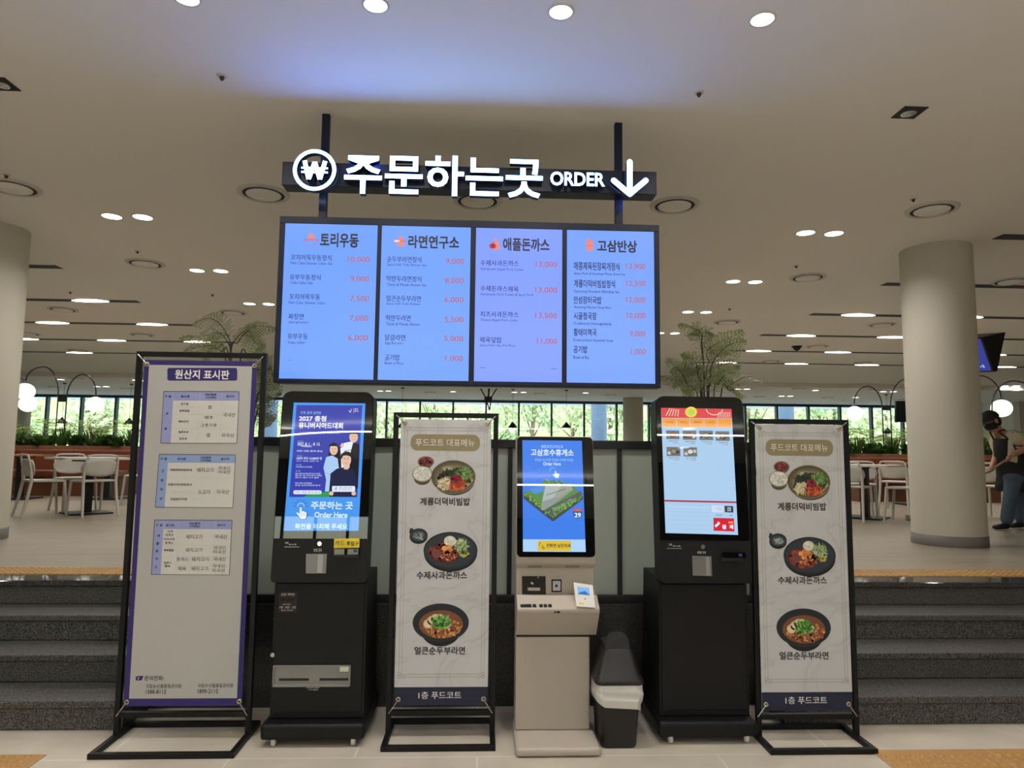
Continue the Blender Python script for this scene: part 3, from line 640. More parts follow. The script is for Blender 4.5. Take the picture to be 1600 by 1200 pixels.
for q in (('국립농산물품질관리원', 405, 708, 612, 731), ('1588-8112', 404, 741, 523, 764), ('국립수산물품질관리원', 709, 705, 915, 728), ('1899-2112', 708, 738, 828, 762)): a = Art(fb); a.text(*q, DK, 2, .015); a.build('contact_lettering', bn)
fittings(t, bn, fb, ((-1.812, .190), (-1.239, .190), (-1.239, 1.948), (-1.812, 1.948)), -1.862, -1.196, .12, 2.0, YB)

# --- the two food court poster stands
MARB, TAN, NAVYI, INK, GOLD = marble('poster_marble'), ink('8d8262'), ink('1b1f38'), ink('211d1b'), ink('948a72')
BRASS_, BRASSD, IRON, IROND = ink('8b8062'), ink('4e4733'), ink('23282d'), ink('0f1113')
def poster(t, x0, x1, y, z0, z1, rs):
    rnd = random.Random(rs); Wd, Hd = x1-x0, z1-z0
    bn = MB(MARB).box(x0, x1, y, y+.003, z0, z1).build('poster', t)
    class UV(Face):
        def uv(s, u, v): return u*Wd, (1-v)*Hd
    f = UV((x0, y, z0)); K = Wd/Hd        # ru along u, rv = ru*K for a circle
    A = lambda: Art(f, .0004)
    a = A(); a.rect(0, .938, 1, 1, NAVYI, 1); a.build('foot_band', bn)
    a = A(); a.text('1층 푸드코트', .26, .953, .715, .978, ink('e8e6e2'), 3, .01); a.build('foot_lettering', bn)
    a = A()
    r = .075; pts = []
    for cx, cy, a0 in ((.878-r, .054+r*K, -90), (.878-r, .113-r*K, 0), (.112+r, .113-r*K, 90), (.112+r, .054+r*K, 180)):
        pts += [(cx+r*math.cos(math.radians(a0+q*15)), cy+r*K*math.sin(math.radians(a0+q*15))) for q in range(7)]
    a.poly(pts, TAN, 1); a.build('title_plate', bn)
    a = A(); a.text('푸드코트 대표메뉴', .167, .070, .818, .097, ink('e6e2d6'), 3, 0); a.build('title_lettering', bn)
    a = A()
    for x in (.045, .075, .925, .955): a.rect(x-.0018, .035, x+.0018, .9, GOLD)
    for v in (.030, .040, .894, .904): a.rect(.06, v-.0006, .94, v+.0006, GOLD)
    for cx in (.05, .95):
        for cy in (.030, .904):
            for k in (0, 1, 2): a.arc(cx+(.045 if cx < .5 else -.045)*(k == 1), cy+(.02*(1 if cy < .5 else -1))*(k == 2)*.6, .018, .018*K, .004, GOLD, 1, seg=10) if False else [a.ell(cx+(.05 if cx < .5 else -.05)*(k == 1), cy+.011*(1 if cy < .5 else -1)*(k == 2), .018, .018*K, GOLD, 1, 12), a.ell(cx+(.05 if cx < .5 else -.05)*(k == 1), cy+.011*(1 if cy < .5 else -1)*(k == 2), .013, .013*K, MARB, 2, 12)]
    a.build('border_lines', bn)
    def bowl(a, u, v, ru, rv, rim, side, inn, ri=.9, dy=.0, depth=.35):
        a.ell(u, v+rv*depth, ru*.82, rv*.85, side, 1, 36); a.ell(u, v, ru, rv, rim, 2, 44); a.ell(u, v+dy, ru*ri, rv*ri, inn, 3, 44)
    S = lambda a, u, v, ru, n, ln, w_, cols, L: strands(a, u, v, ru, ru*K, n, ln, w_, cols, L)
    def strands(a, u, v, ru, rv, n, ln, w_, cols, L):
        for i in range(n):
            t_ = rnd.uniform(0, 6.283); q = math.sqrt(rnd.random()); x, yv = u+ru*q*math.cos(t_), v+rv*q*math.sin(t_); b = rnd.uniform(0, 6.283); l = ln*rnd.uniform(.6, 1.2); kk = rnd.uniform(-.8, .8)
            p = [(x+math.cos(b)*l*g-math.sin(b)*kk*l*g*g, yv+(math.sin(b)*l*g+math.cos(b)*kk*l*g*g)*K) for g in (-.5, -.17, .17, .5)]; m = ink(rnd.choice(cols))
            for (xa, ya), (xb, yb) in zip(p, p[1:]):
                d = math.hypot(xb-xa, (yb-ya)/K) or 1; nx, ny = -(yb-ya)/K/d*w_/2, (xb-xa)/d*w_/2*K
                a.poly([(xa+nx, ya+ny), (xb+nx, yb+ny), (xb-nx, yb-ny), (xa-nx, ya-ny)], m, L+.1*(i % 8))
    def blobs(a, u, v, ru, rv, n, r_, cols, L):
        for i in range(n):
            t_ = rnd.uniform(0, 6.283); q = math.sqrt(rnd.random()); k = r_*rnd.uniform(.6, 1.3)
            p0 = (u+ru*q*math.cos(t_), v+rv*q*math.sin(t_)); ro = rnd.uniform(0, 3.1); e = rnd.uniform(.5, 1)
            pts = []
            for g in range(8):
                an = g*.785; x, yy = k*math.cos(an), k*e*math.sin(an); pts.append((p0[0]+x*math.cos(ro)-yy*math.sin(ro), p0[1]+(x*math.sin(ro)+yy*math.cos(ro))*K))
            a.poly(pts, ink(rnd.choice(cols)), L+.1*(i % 8))
    # mixed rice bowl with two side bowls
    a = A()
    bowl(a, .285, .153, .092, .020, BRASS_, BRASSD, ink('45202a'), .86); blobs(a, .285, .153, .07, .014, 60, .016, ['7c3230', '5a2022', '93463c'], 4)
    bowl(a, .250, .197, .112, .029, BRASS_, BRASSD, ink('d9d8cf'), .9, -.001, .5); blobs(a, .25, .196, .088, .020, 120, .010, ['e6e5dd', 'cfcec4', 'f1f0ea', 'bdbcb0'], 5)
    a.ell(.60, .217, .228, .055, ink('3c3628'), 1, 44); a.ell(.59, .206, .247, .0605, ink('a0956f'), 2, 48); a.ell(.59, .206, .240, .0585, ink('4f4836'), 2.3, 48)
    for k, cc in enumerate(('5a523d', '655c45', '70674d', '7c7256', '887d5f')): a.ell(.593+.004*k, .208+.0012*k, .228-.011*k, .0545-.003*k, ink(cc), 2.5+.15*k, 48)
    a.ell(.535, .176, .075, .010, ink('8c8466'), 3.3, 24); a.ell(.53, .178, .05, .006, ink('c2b892'), 3.5, 24)
    for k in range(9): a.ell(.70+.012*k, .246-.0035*k, .016, .004, ink('a89d78'), 3.5+.02*k, 14)
    blobs(a, .60, .213, .175, .036, 70, .03, ['2c3423', '39442b', '20281c'], 4)
    strands(a, .52, .197, .08, .014, 70, .07, .007, ['27301f', '35402a', '1c2417'], 5.2)
    strands(a, .71, .194, .075, .019, 120, .07, .006, ['5f8a3c', '7ba552', '3f6a2a', 'a5c07c'], 6.2)
    strands(a, .51, .231, .075, .017, 110, .07, .007, ['d9cda0', 'c6b887', 'ebe1bd'], 6.2)
    strands(a, .64, .236, .085, .014, 110, .07, .008, ['c9552c', 'de7040', 'a83e22'], 6.4)
    blobs(a, .615, .213, .055, .012, 60, .018, ['8b2330', 'a8303c', '6d1a26'], 7.2)
    a.build('rice_bowl_photo', bn)
    a = A(); a.text('계룡더덕비빔밥', .233, .281, .776, .308, INK, 3, .022); a.build('dish_lettering', bn)
    # cutlet plate with sauce dish
    a = A()
    a.ell(.223, .419, .098, .026, IROND, 1, 36); a.poly([(.135, .418), (.12, .402), (.13, .390), (.155, .389), (.185, .405)], IRON, 1.5); a.ell(.225, .414, .096, .024, IRON, 2, 36); a.ell(.225, .416, .075, .017, ink('3c4a50'), 3, 30)
    strands(a, .225, .417, .055, .010, 24, .05, .006, ['9aa8a2', '6d7d78', 'c6ccc0'], 4)
    a.ell(.575, .476, .290, .066, IROND, 1, 52); a.ell(.574, .467, .294, .065, IRON, 2, 56); a.ell(.574, .467, .268, .058, ink('2c343b'), 3, 52)
    blobs(a, .50, .475, .15, .030, 130, .03, ['6b2417', '7e3020', '571a12', '93402a'], 4); a.ell(.425, .478, .055, .016, ink('75403c'), 5, 24)
    blobs(a, .53, .462, .06, .014, 26, .026, ['d98c4a', 'c9743a', 'e8a762'], 6)
    blobs(a, .55, .490, .10, .012, 40, .010, ['c46a4a', 'dba070', '8e3a24'], 6)
    a.ell(.565, .434, .065, .018, ink('d8d6c2'), 5, 26); blobs(a, .565, .434, .055, .014, 50, .011, ['e4e2d2', 'cac8b4', 'efeee2'], 6)
    strands(a, .69, .449, .07, .018, 120, .07, .006, ['7fa552', 'c4cf9c', '5b8a3c', 'e0e2c0'], 5.5); blobs(a, .715, .475, .05, .013, 30, .02, ['c9a84a', 'a8b45a', '6d7f44'], 5)
    a.build('cutlet_plate_photo', bn)
    a = A(); a.text('수제사과돈까스', .213, .541, .757, .567, INK, 3, .022); a.build('dish_lettering', bn)
    # noodle soup bowl
    a = A()
    a.ell(.485, .742, .215, .058, IROND, 1, 44); a.ell(.483, .718, .303, .066, IRON, 2, 56); a.ell(.483, .717, .285, .0605, ink('1b2024'), 3, 52); a.ell(.485, .724, .238, .049, ink('77482f'), 4, 48)
    blobs(a, .50, .735, .205, .034, 260, .016, ['a06a3a', 'c08a4c', '7c4a2a', 'd9a866', '8c3d26'], 4.5)
    for k in range(6): a.ell(.345+.04*k, .722-.012*math.sin(k*.62)*1.6, .05, .016, ink('d9c69c'), 5.5+.1*k, 20, rot=0); a.ell(.348+.04*k, .7215-.012*math.sin(k*.62)*1.6, .036, .011, ink('e6d2a8'), 5.6+.1*k, 20)
    strands(a, .49, .716, .095, .021, 150, .05, .011, ['4f8c34', '6fae4a', '35701f', '9ccb72'], 6.5)
    a.build('noodle_bowl_photo', bn)
    a = A(); a.text('얼큰순두부라면', .207, .801, .747, .827, INK, 3, .022); a.build('dish_lettering', bn)
    return bn
ta = stand('banner_stand', 'black stand with a food court poster between the left and the white kiosk', -.482, .092, 3.66, 4.04, 3.85, 1.706, .135)
bn = poster(ta, -.440, .052, 3.825, .166, 1.668, 3)
fittings(ta, bn, None, ((-.418, .197), (.030, .197), (.030, 1.648), (-.418, 1.648)), -.466, .076, .125, 1.69, 3.825)
tb = stand('banner_stand', 'black stand with a food court poster right of the right black kiosk', 1.466, 2.017, 3.585, 3.93, 3.77, 1.690, .135)
bn = poster(tb, 1.490, 1.977, 3.745, .158, 1.660, 7)
fittings(tb, bn, None, ((1.512, .189), (1.955, .189), (1.955, 1.640), (1.512, 1.640)), 1.468, 2.001, .125, 1.675, 3.745)

# ================================================================== KIOSKS
def frame_face(x0, x1, r, seg=7):
    """rounded-corner outline in (u, w) from a width x0..x1 and corner radius"""
    return None
YEL = ink('e3c93a'); WHT = ink('e9e9e6'); DKB = ink('1a1a1a'); GREYW = mat('window_grey', '#6d6d6a', .25)
def black_kiosk(name, lab, xl, xr, crop_head, hd, dy=0.):
    """tall black ordering kiosk: base on castors, cabinet, tilted glass-fronted head"""
    t = thing(name, lab, 'ordering kiosk', ((xl+xr)/2, 3.95, 0))
    b = MB(KIOSK).box(xl-.025, xr+.016, 3.715, 4.235, .035, .115); b.build('base_plate', t, .018, 3)
    for x in (xl+.04, xr-.04):
        for y in (3.745, 4.17):
            w = MB(mat('castor_white', '#b9b7b0', .5)).lathe([(.0005, -.011), (.024, -.011), (.0265, -.006), (.0265, .006), (.024, .011), (.0005, .011)], (0, 0, 0), seg=18, axis='Y')
            w.v = [(x+v[1], y+v[0], .0272+v[2]) for v in w.v]; c = w.build('castor', t, label='white castor wheel')
            MB(GREYM).box(x-.016, x+.016, y-.012, y+.012, .030, .036).build('bracket', c)
    # cabinet, side profile extruded across
    cab = MB(KIOSK).prism([(xl, 3.790, .115), (xl, 3.790, .800), (xl, 3.800, .830), (xl, 4.14, .830), (xl, 4.20, .115)], (xr-xl, 0, 0)); cab.build('cabinet', t, .006)
    MB(KIOSK).box(xl+.012, xr-.012, 3.782, 3.791, .150, .800).build('door', t, .003)
    # head: rounded slab leaning back 5 degrees
    th = math.radians(4.9); O = Vector((xl-.005, 3.720, .815)); U = Vector((1, 0, 0)); W = Vector((0, math.sin(th), math.cos(th))); N = U.cross(W)
    Wd, Hd, r = xr-xl+.01, 1.0, .05
    pts = []
    for cx, cy, a0, rr in ((Wd-r, Hd-r, 0, r), (r, Hd-r, 90, r), (.02, .02, 180, .02), (Wd-.02, .02, 270, .02)):
        pts += [(cx+rr*math.cos(math.radians(a0+q*15)), cy+rr*math.sin(math.radians(a0+q*15))) for q in range(7)]
    MB(KIOSK).prism([O+U*u+W*w_ for u, w_ in pts], -N*.125, KIOSK).build('head', t, .004)
    f = Face(O+N*.0005, U, W)
    g = [(u, w_) for u, w_ in pts if w_ > .5]; g += [(0.004, .222), (Wd-.004, .222)]
    gp = [f.P(min(max(u, .004), Wd-.004), min(w_, Hd-.004), .001) for u, w_ in g]
    MB(BLACKGLOSS).prism(gp, N*.002, BLACKGLOSS).build('front_glass', t, label='black glass front of the head')
    f.O = O+N*.0036
    return t, f, O, U, W, N

# ---- left black kiosk, blue games poster on screen
t, f, O, U, W, N = black_kiosk('ordering_kiosk', 'tall black ordering kiosk with a blue and purple poster on its screen', -1.070, -.590, None, None)
f.crop(400, 600, 4.2857)
a = Art(f); a.poly([(253, 124), (733, 130), (686, 983), (184, 983)], glow('games_screen', lin('#4795ea'), 1.0, .012), 0); scr = a.build('screen', t, label='lit blue screen')
PU, WB, CY, SK, HR, NV, LB, GRN, BL2 = pix('3540a8'), pix('f2f6ff'), pix('8fd0ef'), pix('e2bda4'), pix('1a1620'), pix('1c2344'), pix('a9c8ee'), pix('2f9a4a'), pix('2f8fe8')
a = Art(f); a.poly([(272, 142), (712, 143), (677, 757), (222, 757)], PU, 1); a.build('poster_panel', scr)
a = Art(f)
a.poly([(320, 757), (345, 740), (420, 726), (520, 722), (560, 757)], GRN, 2)
# back figure, white and black jacket
a.poly([(562, 440), (590, 395), (640, 385), (660, 400), (650, 560), (560, 560)], pix('e6eaf2'), 3); a.poly([(650, 395), (690, 400), (693, 470), (682, 700), (620, 700), (630, 470)], HR, 3.2); a.line([(590, 450), (640, 440)], 3, HR, 3.4)
a.poly([(563, 418), (575, 395), (590, 400), (585, 425)], SK, 3.6)
a.ell(654, 356, 29, 36, SK, 3.6); a.ell(654, 334, 31, 22, HR, 3.8, a0=180, a1=360); a.line([(640, 352), (650, 352)], 2.5, HR, 4); a.line([(660, 352), (670, 352)], 2.5, HR, 4); a.line([(647, 372), (662, 372)], 2.5, pix('b06a5e'), 4)
# left figure with long hair and pale shirt
a.poly([(485, 480), (495, 410), (520, 390), (545, 402), (566, 440), (572, 560), (520, 560)], HR, 4.2)
a.poly([(470, 490), (510, 478), (548, 500), (560, 600), (500, 720), (462, 720), (470, 640), (452, 560)], LB, 4.5)
a.ell(521, 440, 27, 36, SK, 4.8); a.ell(520, 416, 31, 20, HR, 5, a0=180, a1=360); a.line([(508, 436), (517, 436)], 2.5, HR, 5.2); a.line([(526, 436), (535, 436)], 2.5, HR, 5.2); a.arc(521, 452, 9, 5, 2.5, pix('b4574e'), 5.2, 20, 160, 8); a.line([(462, 590), (520, 620)], 3, pix('7ea3d2'), 5)
# front figure in navy hoodie holding a white sign
a.poly([(490, 720), (500, 600), (540, 568), (600, 556), (650, 572), (672, 620), (668, 755), (492, 755)], NV, 5.5)
a.poly([(583, 545), (625, 545), (618, 572), (592, 572)], SK, 5.8); a.ell(604, 508, 33, 44, SK, 6); a.poly([(566, 505), (570, 470), (600, 450), (630, 456), (642, 505), (632, 486), (610, 478), (585, 480), (575, 500)], HR, 6.3)
for x0 in (588, 610): a.line([(x0, 502), (x0+12, 502)], 3, HR, 6.5); a.line([(x0-2, 493), (x0+13, 492)], 2, HR, 6.5)
a.line([(603, 506), (601, 520), (607, 521)], 1.6, pix('c29a82'), 6.5); a.line([(594, 531), (615, 531)], 3, pix('b4675c'), 6.5)
a.rrect(510, 683, 664, 722, 8, pix('dfe6f4'), 7); a.line([(527, 710), (540, 690), (537, 714)], 3, pix('3a56c0'), 7.4)
for bx in (505, 655): a.ell(bx, 733, 15, 14, SK, 7.5)
a.build('people_picture', scr)
def lines(face, parent, name, items, step=.0004):
    for q in items:
        a = Art(face, step); a.text(*q[:6], q[6] if len(q) > 6 else 3, q[7] if len(q) > 7 else 0); a.build(name, parent)
lines(f, scr, 'poster_lettering', [('2027 충청', 290, 213, 470, 249, WB, 3, .025), ('유니버시아드대회', 287, 259, 582, 298, WB, 3, .025), ('크게, 꿈의 설레임', 297, 182, 435, 204, CY, 3),
 ('국제종합경기대회 성공개최', 286, 320, 560, 334, pix('7f8fd6'), 3), ('2027. 8. 1. - 8. 12.', 278, 392, 430, 412, WB, 3, .01), ('대회기간', 278, 379, 318, 388, CY), ('대전·세종·충북·충남', 274, 443, 446, 455, WB), ('참가규모', 274, 476, 310, 486, CY),
 ('150여 개국 15,000여 명', 272, 489, 440, 508, WB, 3, .012), ('선수 임원 심판 등', 270, 512, 420, 520, WB), ('주최', 268, 537, 304, 546, CY), ('국제대학스포츠연맹', 266, 551, 376, 560, WB), ('경기종목', 266, 578, 300, 587, CY),
 ('양궁 체조 육상 배드민턴 농구 다이빙', 264, 595, 430, 605, WB), ('펜싱 유도 조정 사격 수영 탁구 태권도', 264, 608, 442, 618, WB), ('테니스 배구 수구 골프', 263, 622, 420, 632, WB), ('주관 대회 조직위원회', 262, 659, 374, 669, WB), ('후원 문화체육관광부', 261, 674, 432, 683, WB),
 ('2027 충청 대회', 556, 690, 640, 699, NV, 8), ('유니버시아드', 556, 703, 640, 712, NV, 8)])
a = Art(f); a.rrect(250, 712, 440, 738, 12, pix('dfe7f5'), 3); a.build('sponsor_plate', scr); lines(f, scr, 'sponsor_lettering', [('대전 세종 충북 충남', 262, 719, 430, 731, pix('4a67b0'), 5)])
a = Art(f); a.line([(622, 175), (632, 192), (640, 168)], 3, WB, 3); a.line([(655, 163), (655, 195)], 1.5, WB, 3); a.build('games_emblem', scr); lines(f, scr, 'emblem_lettering', [('2027', 660, 163, 684, 173, WB), ('충청', 660, 177, 686, 187, WB)])
lines(f, scr, 'order_lettering', [('주문하는 곳', 370, 788, 648, 838, pix('cfe6fb'), 3, .03), ('Order Here', 393, 858, 612, 893, pix('d6eafc'), 3, .025), ('화면을 터치해 주세요', 262, 935, 612, 972, pix('d9ecfd'), 3, .02)])
a = Art(f)
def hand(a, cx, cy, s_, fill, edge, L):
    P = [(-6, -34), (6, -34), (7, -6), (14, -10), (19, -4), (26, -7), (31, 0), (37, -2), (41, 6), (39, 28), (30, 46), (2, 46), (-12, 28), (-30, 10), (-27, 0), (-18, 3), (-8, 12)]
    a.poly([(cx+x*s_*1.12, cy+y*s_*1.12-1) for x, y in P], edge, L); a.poly([(cx+x*s_, cy+y*s_) for x, y in P], fill, L+1)
hand(a, 300, 858, 1.0, pix('d6e9fb'), pix('16263c'), 3)
for k in range(7):
    an = math.radians(-180+30*k); a.line([(301+30*math.cos(an), 818+30*math.sin(an)), (301+48*math.cos(an), 818+48*math.sin(an))], 3, pix('16263c'), 3)
a.arc(301, 820, 22, 22, 3, pix('d6e9fb'), 3, 180, 360); a.build('hand_icon', scr)
def lower_head(t, f, kx, sgn):
    """button, printer slot, scanner window and card reader on the head's lower edge (pixel offsets from the left kiosk)"""
    f.crop(390+kx, 820+sgn, 3.243)
    a = Art(f, .0006); a.ell(354, 96, 11, 11.5, CHROME, 1, 24); a.build('sensor_button', t, label='round chrome button')
    a = Art(f, .0006); a.rect(176, 110, 253, 114, mat('slot_edge', '#8a8a8a', .3, .5), 1); a.build('paper_slot', t)
    lines(f, t, 'slot_lettering', [('인쇄', 180, 86, 196, 97, WHT, 1), ('영수증', 198, 96, 238, 103, WHT, 1), ('바코드 인식', 325, 120, 364, 137, WHT, 1)])
    p = [f.pt(287, 147, -.002), f.pt(392, 147, -.002), f.pt(387, 246, -.002), f.pt(285, 246, -.002)]
    s = MB(GREYW).prism(p, f.N*.006).build('scanner_window', t, label='grey scanner window'); a = Art(f, .0018); a.rect(345, 150, 372, 243, mat('window_light', '#8b8b88', .2), 3); a.build('inner_light_bar', s)
    p = [f.pt(434, 121), f.pt(556, 121), f.pt(554, 148), f.pt(434, 150)]
    c = MB(BLACKGLOSS).prism(p[::-1], f.N*.028).build('card_reader', t, .003)
    MB(KIOSKD).prism([f.pt(428, 150), f.pt(556, 148), f.pt(552, 166), f.pt(432, 162)][::-1], f.N*.02).build('card_slot', t, .003)
    a = Art(Face(f.O+f.N*.029, f.U, f.W).crop(390+kx, 820+sgn, 3.243), .0006); a.rect(525, 126, 545, 140, ink('2b3d78'), 1); a.build('contactless_mark', c)
lower_head(t, f, 0, 0)
sn = MB(YEL).prism([f.pt(430, 70), f.pt(558, 68), f.pt(556, 116), f.pt(428, 118)][::-1], f.N*.006).build('card_sign', t, label='yellow card slot sign')
f2_ = Face(f.O+f.N*.0064, f.U, f.W).crop(390, 820, 3.243)
lines(f2_, sn, 'sign_lettering', [('카드', 433, 80, 482, 105, DKB, 1, .01), ('투입구', 492, 84, 552, 106, DKB, 1, .02)])
# sticker, lock and dispenser tray on the cabinet door
d = Face((0, 3.7815, 0)).crop(390, 820, 3.243)
a = Art(d, .0006); a.poly([(150, 342), (242, 340), (238, 442), (147, 444)], ink('2a1e1b'), 0); st = a.build('instruction_sticker', t); a = Art(d, .0006); a.rect(155, 371, 228, 387, ink('050505'), 2); a.build('coin_slot', st)
lines(d, st, 'sticker_lettering', [('현금 투입구', 161, 347, 188, 360, WHT, 2), ('지폐 확인', 193, 346, 228, 359, WHT, 2), ('잔돈 확인', 168, 400, 208, 406, WHT, 2), ('1천 · 5천 · 1만', 152, 412, 234, 424, WHT, 2), ('동전은 사용 불가', 160, 430, 222, 436, WHT, 2)])
q = d.pt(118, 658); MB(CHROME).lathe([(.0005, -.012), (.011, -.012), (.0125, -.008), (.0125, .0005)], q, seg=20, axis='Y').build('lock', t, label='round silver lock')
x0, x1, z0, z1 = d.pt(120, 760).x, d.pt(512, 760).x, d.pt(316, 816).z, d.pt(316, 711).z
TR = mat('tray_grey', '#83837d', .35, .2)
m = MB(TR).box(x0, x1, 3.7795, 3.7815, z0, z1); tr = m.build('dispenser_tray', t, label='grey dispenser tray')
m = MB(TR); m.box(x0, x0+.006, 3.770, 3.7795, z0, z1).box(x1-.006, x1, 3.770, 3.7795, z0, z1).box(x0+.006, x1-.006, 3.770, 3.7795, z1-.006, z1).box(x0+.006, x1-.006, 3.764, 3.7795, z0, z0+.010); m.build('tray_rim', tr)
for xa, xb in ((150, 305), (355, 505)): MB(KIOSKD).box(d.pt(xa, 784).x, d.pt(xb, 784).x-.004, 3.777, 3.7795, d.pt(220, 789).z, d.pt(220, 777).z).build('payout_slot', tr)
MB(WHITEP).box(d.pt(460, 720).x, d.pt(508, 720).x-.004, 3.768, 3.7795, d.pt(480, 740).z, z1-.006).build('corner_block', tr)
lines(d, t, 'tray_lettering', [('지폐·동전 반환구', 287, 820, 356, 829, WHT, 2), ('거스름돈', 296, 832, 348, 839, WHT, 2)], .0006)

# ---- right black kiosk, food menu on screen
t, f, O, U, W, N = black_kiosk('ordering_kiosk', 'tall black ordering kiosk with a red and orange food menu on its screen', .960, 1.440, None, None)
f.crop(1010, 610, 4.286)
a = Art(f); a.poly([(98, 116), (570, 124), (614, 968), (128, 955)], glow('order_screen', lin('#a9cbe9'), 1.0, .012), 0); scr = a.build('screen', t, label='lit pale blue menu screen')
RED, ORG_, CRM, YL, SL, RD2 = pix('d8474c'), pix('e89a3c'), pix('f3d9c8'), pix('f0d24a'), pix('2f3a48'), pix('d02138')
a = Art(f); a.poly([(98, 116), (570, 124), (572, 187), (102, 184)], RED, 1)
for k in range(5): a.line([(130+20*k, 170+k), (158+14*k, 120+2*k)], 5, CRM, 2)
a.ell(299, 145, 40, 36, YL, 2); a.ell(299, 147, 25, 23, pix('b8cf5a'), 3)
a.arc(455, 120, 55, 44, 5, CRM, 2, 10, 175, 16)
for k in range(7): a.line([(478+13*k, 183), (486+12*k, 145)], 4, CRM, 2)
a.build('banner_picture', scr)
for k, (xa, xb) in enumerate(((105, 199), (202, 289), (292, 383), (386, 473), (476, 571))):
    a = Art(f); a.poly([(xa, 187+k*.5), (xb, 187.5+k*.5), (xb+1, 245+k), (xa+2, 243+k)], ORG_, 1.5); tb_ = a.build('menu_tab', scr)
    if k < 4: lines(f, tb_, 'tab_lettering', [(('토리우동', '라면연구소', '애플돈까스', '고삼반상')[k], xa+25, 206, xb-18, 220, pix('6b4020'), 4)])
rnd = random.Random(5)
dishes = [(133, 268, 220, 327, '매콤제육정식', '13,900원'), (243, 270, 334, 331, '계룡비빔밥', '12,500원'), (354, 270, 446, 333, '안성장터국밥', '12,000원'), (463, 274, 556, 338, '시골청국장', '10,000원'), (135, 379, 227, 440, '황태미역국', '9,000원'), (248, 381, 339, 443, '공기밥', '1,000원')]
for x0, y0, x1, y1, n1, n2 in dishes:
    a = Art(f); a.rect(x0, y0, x1, y1, pix('6f7478'), 2)
    for k in range(4): a.ell(x0+(x1-x0)*(.2+.2*k), y0+(y1-y0)*rnd.uniform(.35, .7), 13, 11, pix(rnd.choice(['3c3f42', 'c8c4bb', '8a8680'])), 3+.1*k, 14)
    a.ell((x0+x1)/2, (y0+y1)/2, 22, 19, pix('2f3234'), 3.6, 20); a.ell((x0+x1)/2, (y0+y1)/2-1, 18, 15, pix(rnd.choice(['b06a3c', '9c8a5a', 'd8d4c8', 'a84a34'])), 4, 20)
    d_ = a.build('dish_picture', scr); lines(f, d_, 'dish_lettering', [(n1, x0+14, y1+7, x1-8, y1+17, pix('3c4650'), 3), (n2, x0+42, y1+20, x1-8, y1+30, pix('a65a64'), 3)])
a = Art(f); a.poly([(120, 733), (603, 744), (604, 755), (121, 744)], pix('a82a44'), 2); a.build('divider_bar', scr)
a = Art(f); a.line([(150, 777), (415, 787)], 8, pix('b8d3ea'), 2)
for k in range(5): a.line([(140, 812+28*k), (430, 818+28*k)], 1.2, pix('93b5d3'), 2)
a.build('order_list', scr)
a = Art(f); a.poly([(437, 770), (512, 773), (514, 818), (439, 815)], pix('cfd9f4'), 2); b_ = a.build('total_button', scr); lines(f, b_, 'button_lettering', [('전체삭제', 458, 784, 500, 793, pix('6a7ab8'), 4), ('0개', 478, 797, 500, 806, pix('6a7ab8'), 4)])
a = Art(f); a.poly([(523, 773), (580, 775), (582, 818), (525, 816)], SL, 2); b_ = a.build('home_button', scr); lines(f, b_, 'button_lettering', [('처음', 540, 783, 566, 794, WB, 4, .02), ('으로', 540, 798, 566, 808, WB, 4, .02)])
lines(f, scr, 'total_lettering', [('주문금액', 462, 830, 506, 841, SL, 3), ('0원', 556, 833, 576, 843, SL, 3)])
a = Art(f); a.poly([(448, 853), (586, 857), (590, 945), (450, 940)], RD2, 2); b_ = a.build('pay_button', scr)
lines(f, b_, 'button_lettering', [('0원', 549, 877, 579, 891, pix('f6dc6a'), 4, .02), ('결', 507, 900, 532, 928, WB, 4, .03), ('제', 556, 900, 580, 928, WB, 4, .03)])
a = Art(f); a.poly([(456, 905), (482, 878), (494, 890), (466, 918)], WB, 4); a.line([(462, 898), (486, 884)], 3, RD2, 5); a.build('card_icon', b_)
f.crop(1000, 830, 3.335)
def lower_head3(t, f):
    a = Art(f, .0006); a.ell(328, 81, 12, 12.5, CHROME, 1, 24); a.build('sensor_button', t, label='round chrome button')
    a = Art(f, .0006); a.rect(140, 88, 219, 92, mat('slot_edge', '#8a8a8a', .3, .5), 1); a.build('paper_slot', t)
    lines(f, t, 'slot_lettering', [('인쇄', 150, 64, 166, 76, WHT, 1), ('영수증', 170, 74, 212, 81, WHT, 1), ('바코드 인식', 300, 104, 342, 118, WHT, 1)])
    p = [f.pt(271, 128, -.002), f.pt(371, 130, -.002), f.pt(374, 234, -.002), f.pt(275, 231, -.002)]
    s = MB(GREYW).prism(p, f.N*.006).build('scanner_window', t, label='grey scanner window'); a = Art(f, .0018); a.rect(342, 134, 362, 230, mat('window_light', '#8b8b88', .2), 3); a.build('inner_light_bar', s)
    c = MB(BLACKGLOSS).prism([f.pt(428, 107), f.pt(540, 110), f.pt(542, 138), f.pt(428, 137)][::-1], f.N*.028).build('card_reader', t, .003)
    MB(KIOSKD).prism([f.pt(416, 137), f.pt(534, 139), f.pt(530, 158), f.pt(420, 154)][::-1], f.N*.02).build('card_slot', t, .003)
    a = Art(Face(f.O+f.N*.029, f.U, f.W).crop(1000, 830, 3.335), .0006); a.rect(514, 117, 532, 132, ink('2b3d78'), 1); a.build('contactless_mark', c)
lower_head3(t, f)

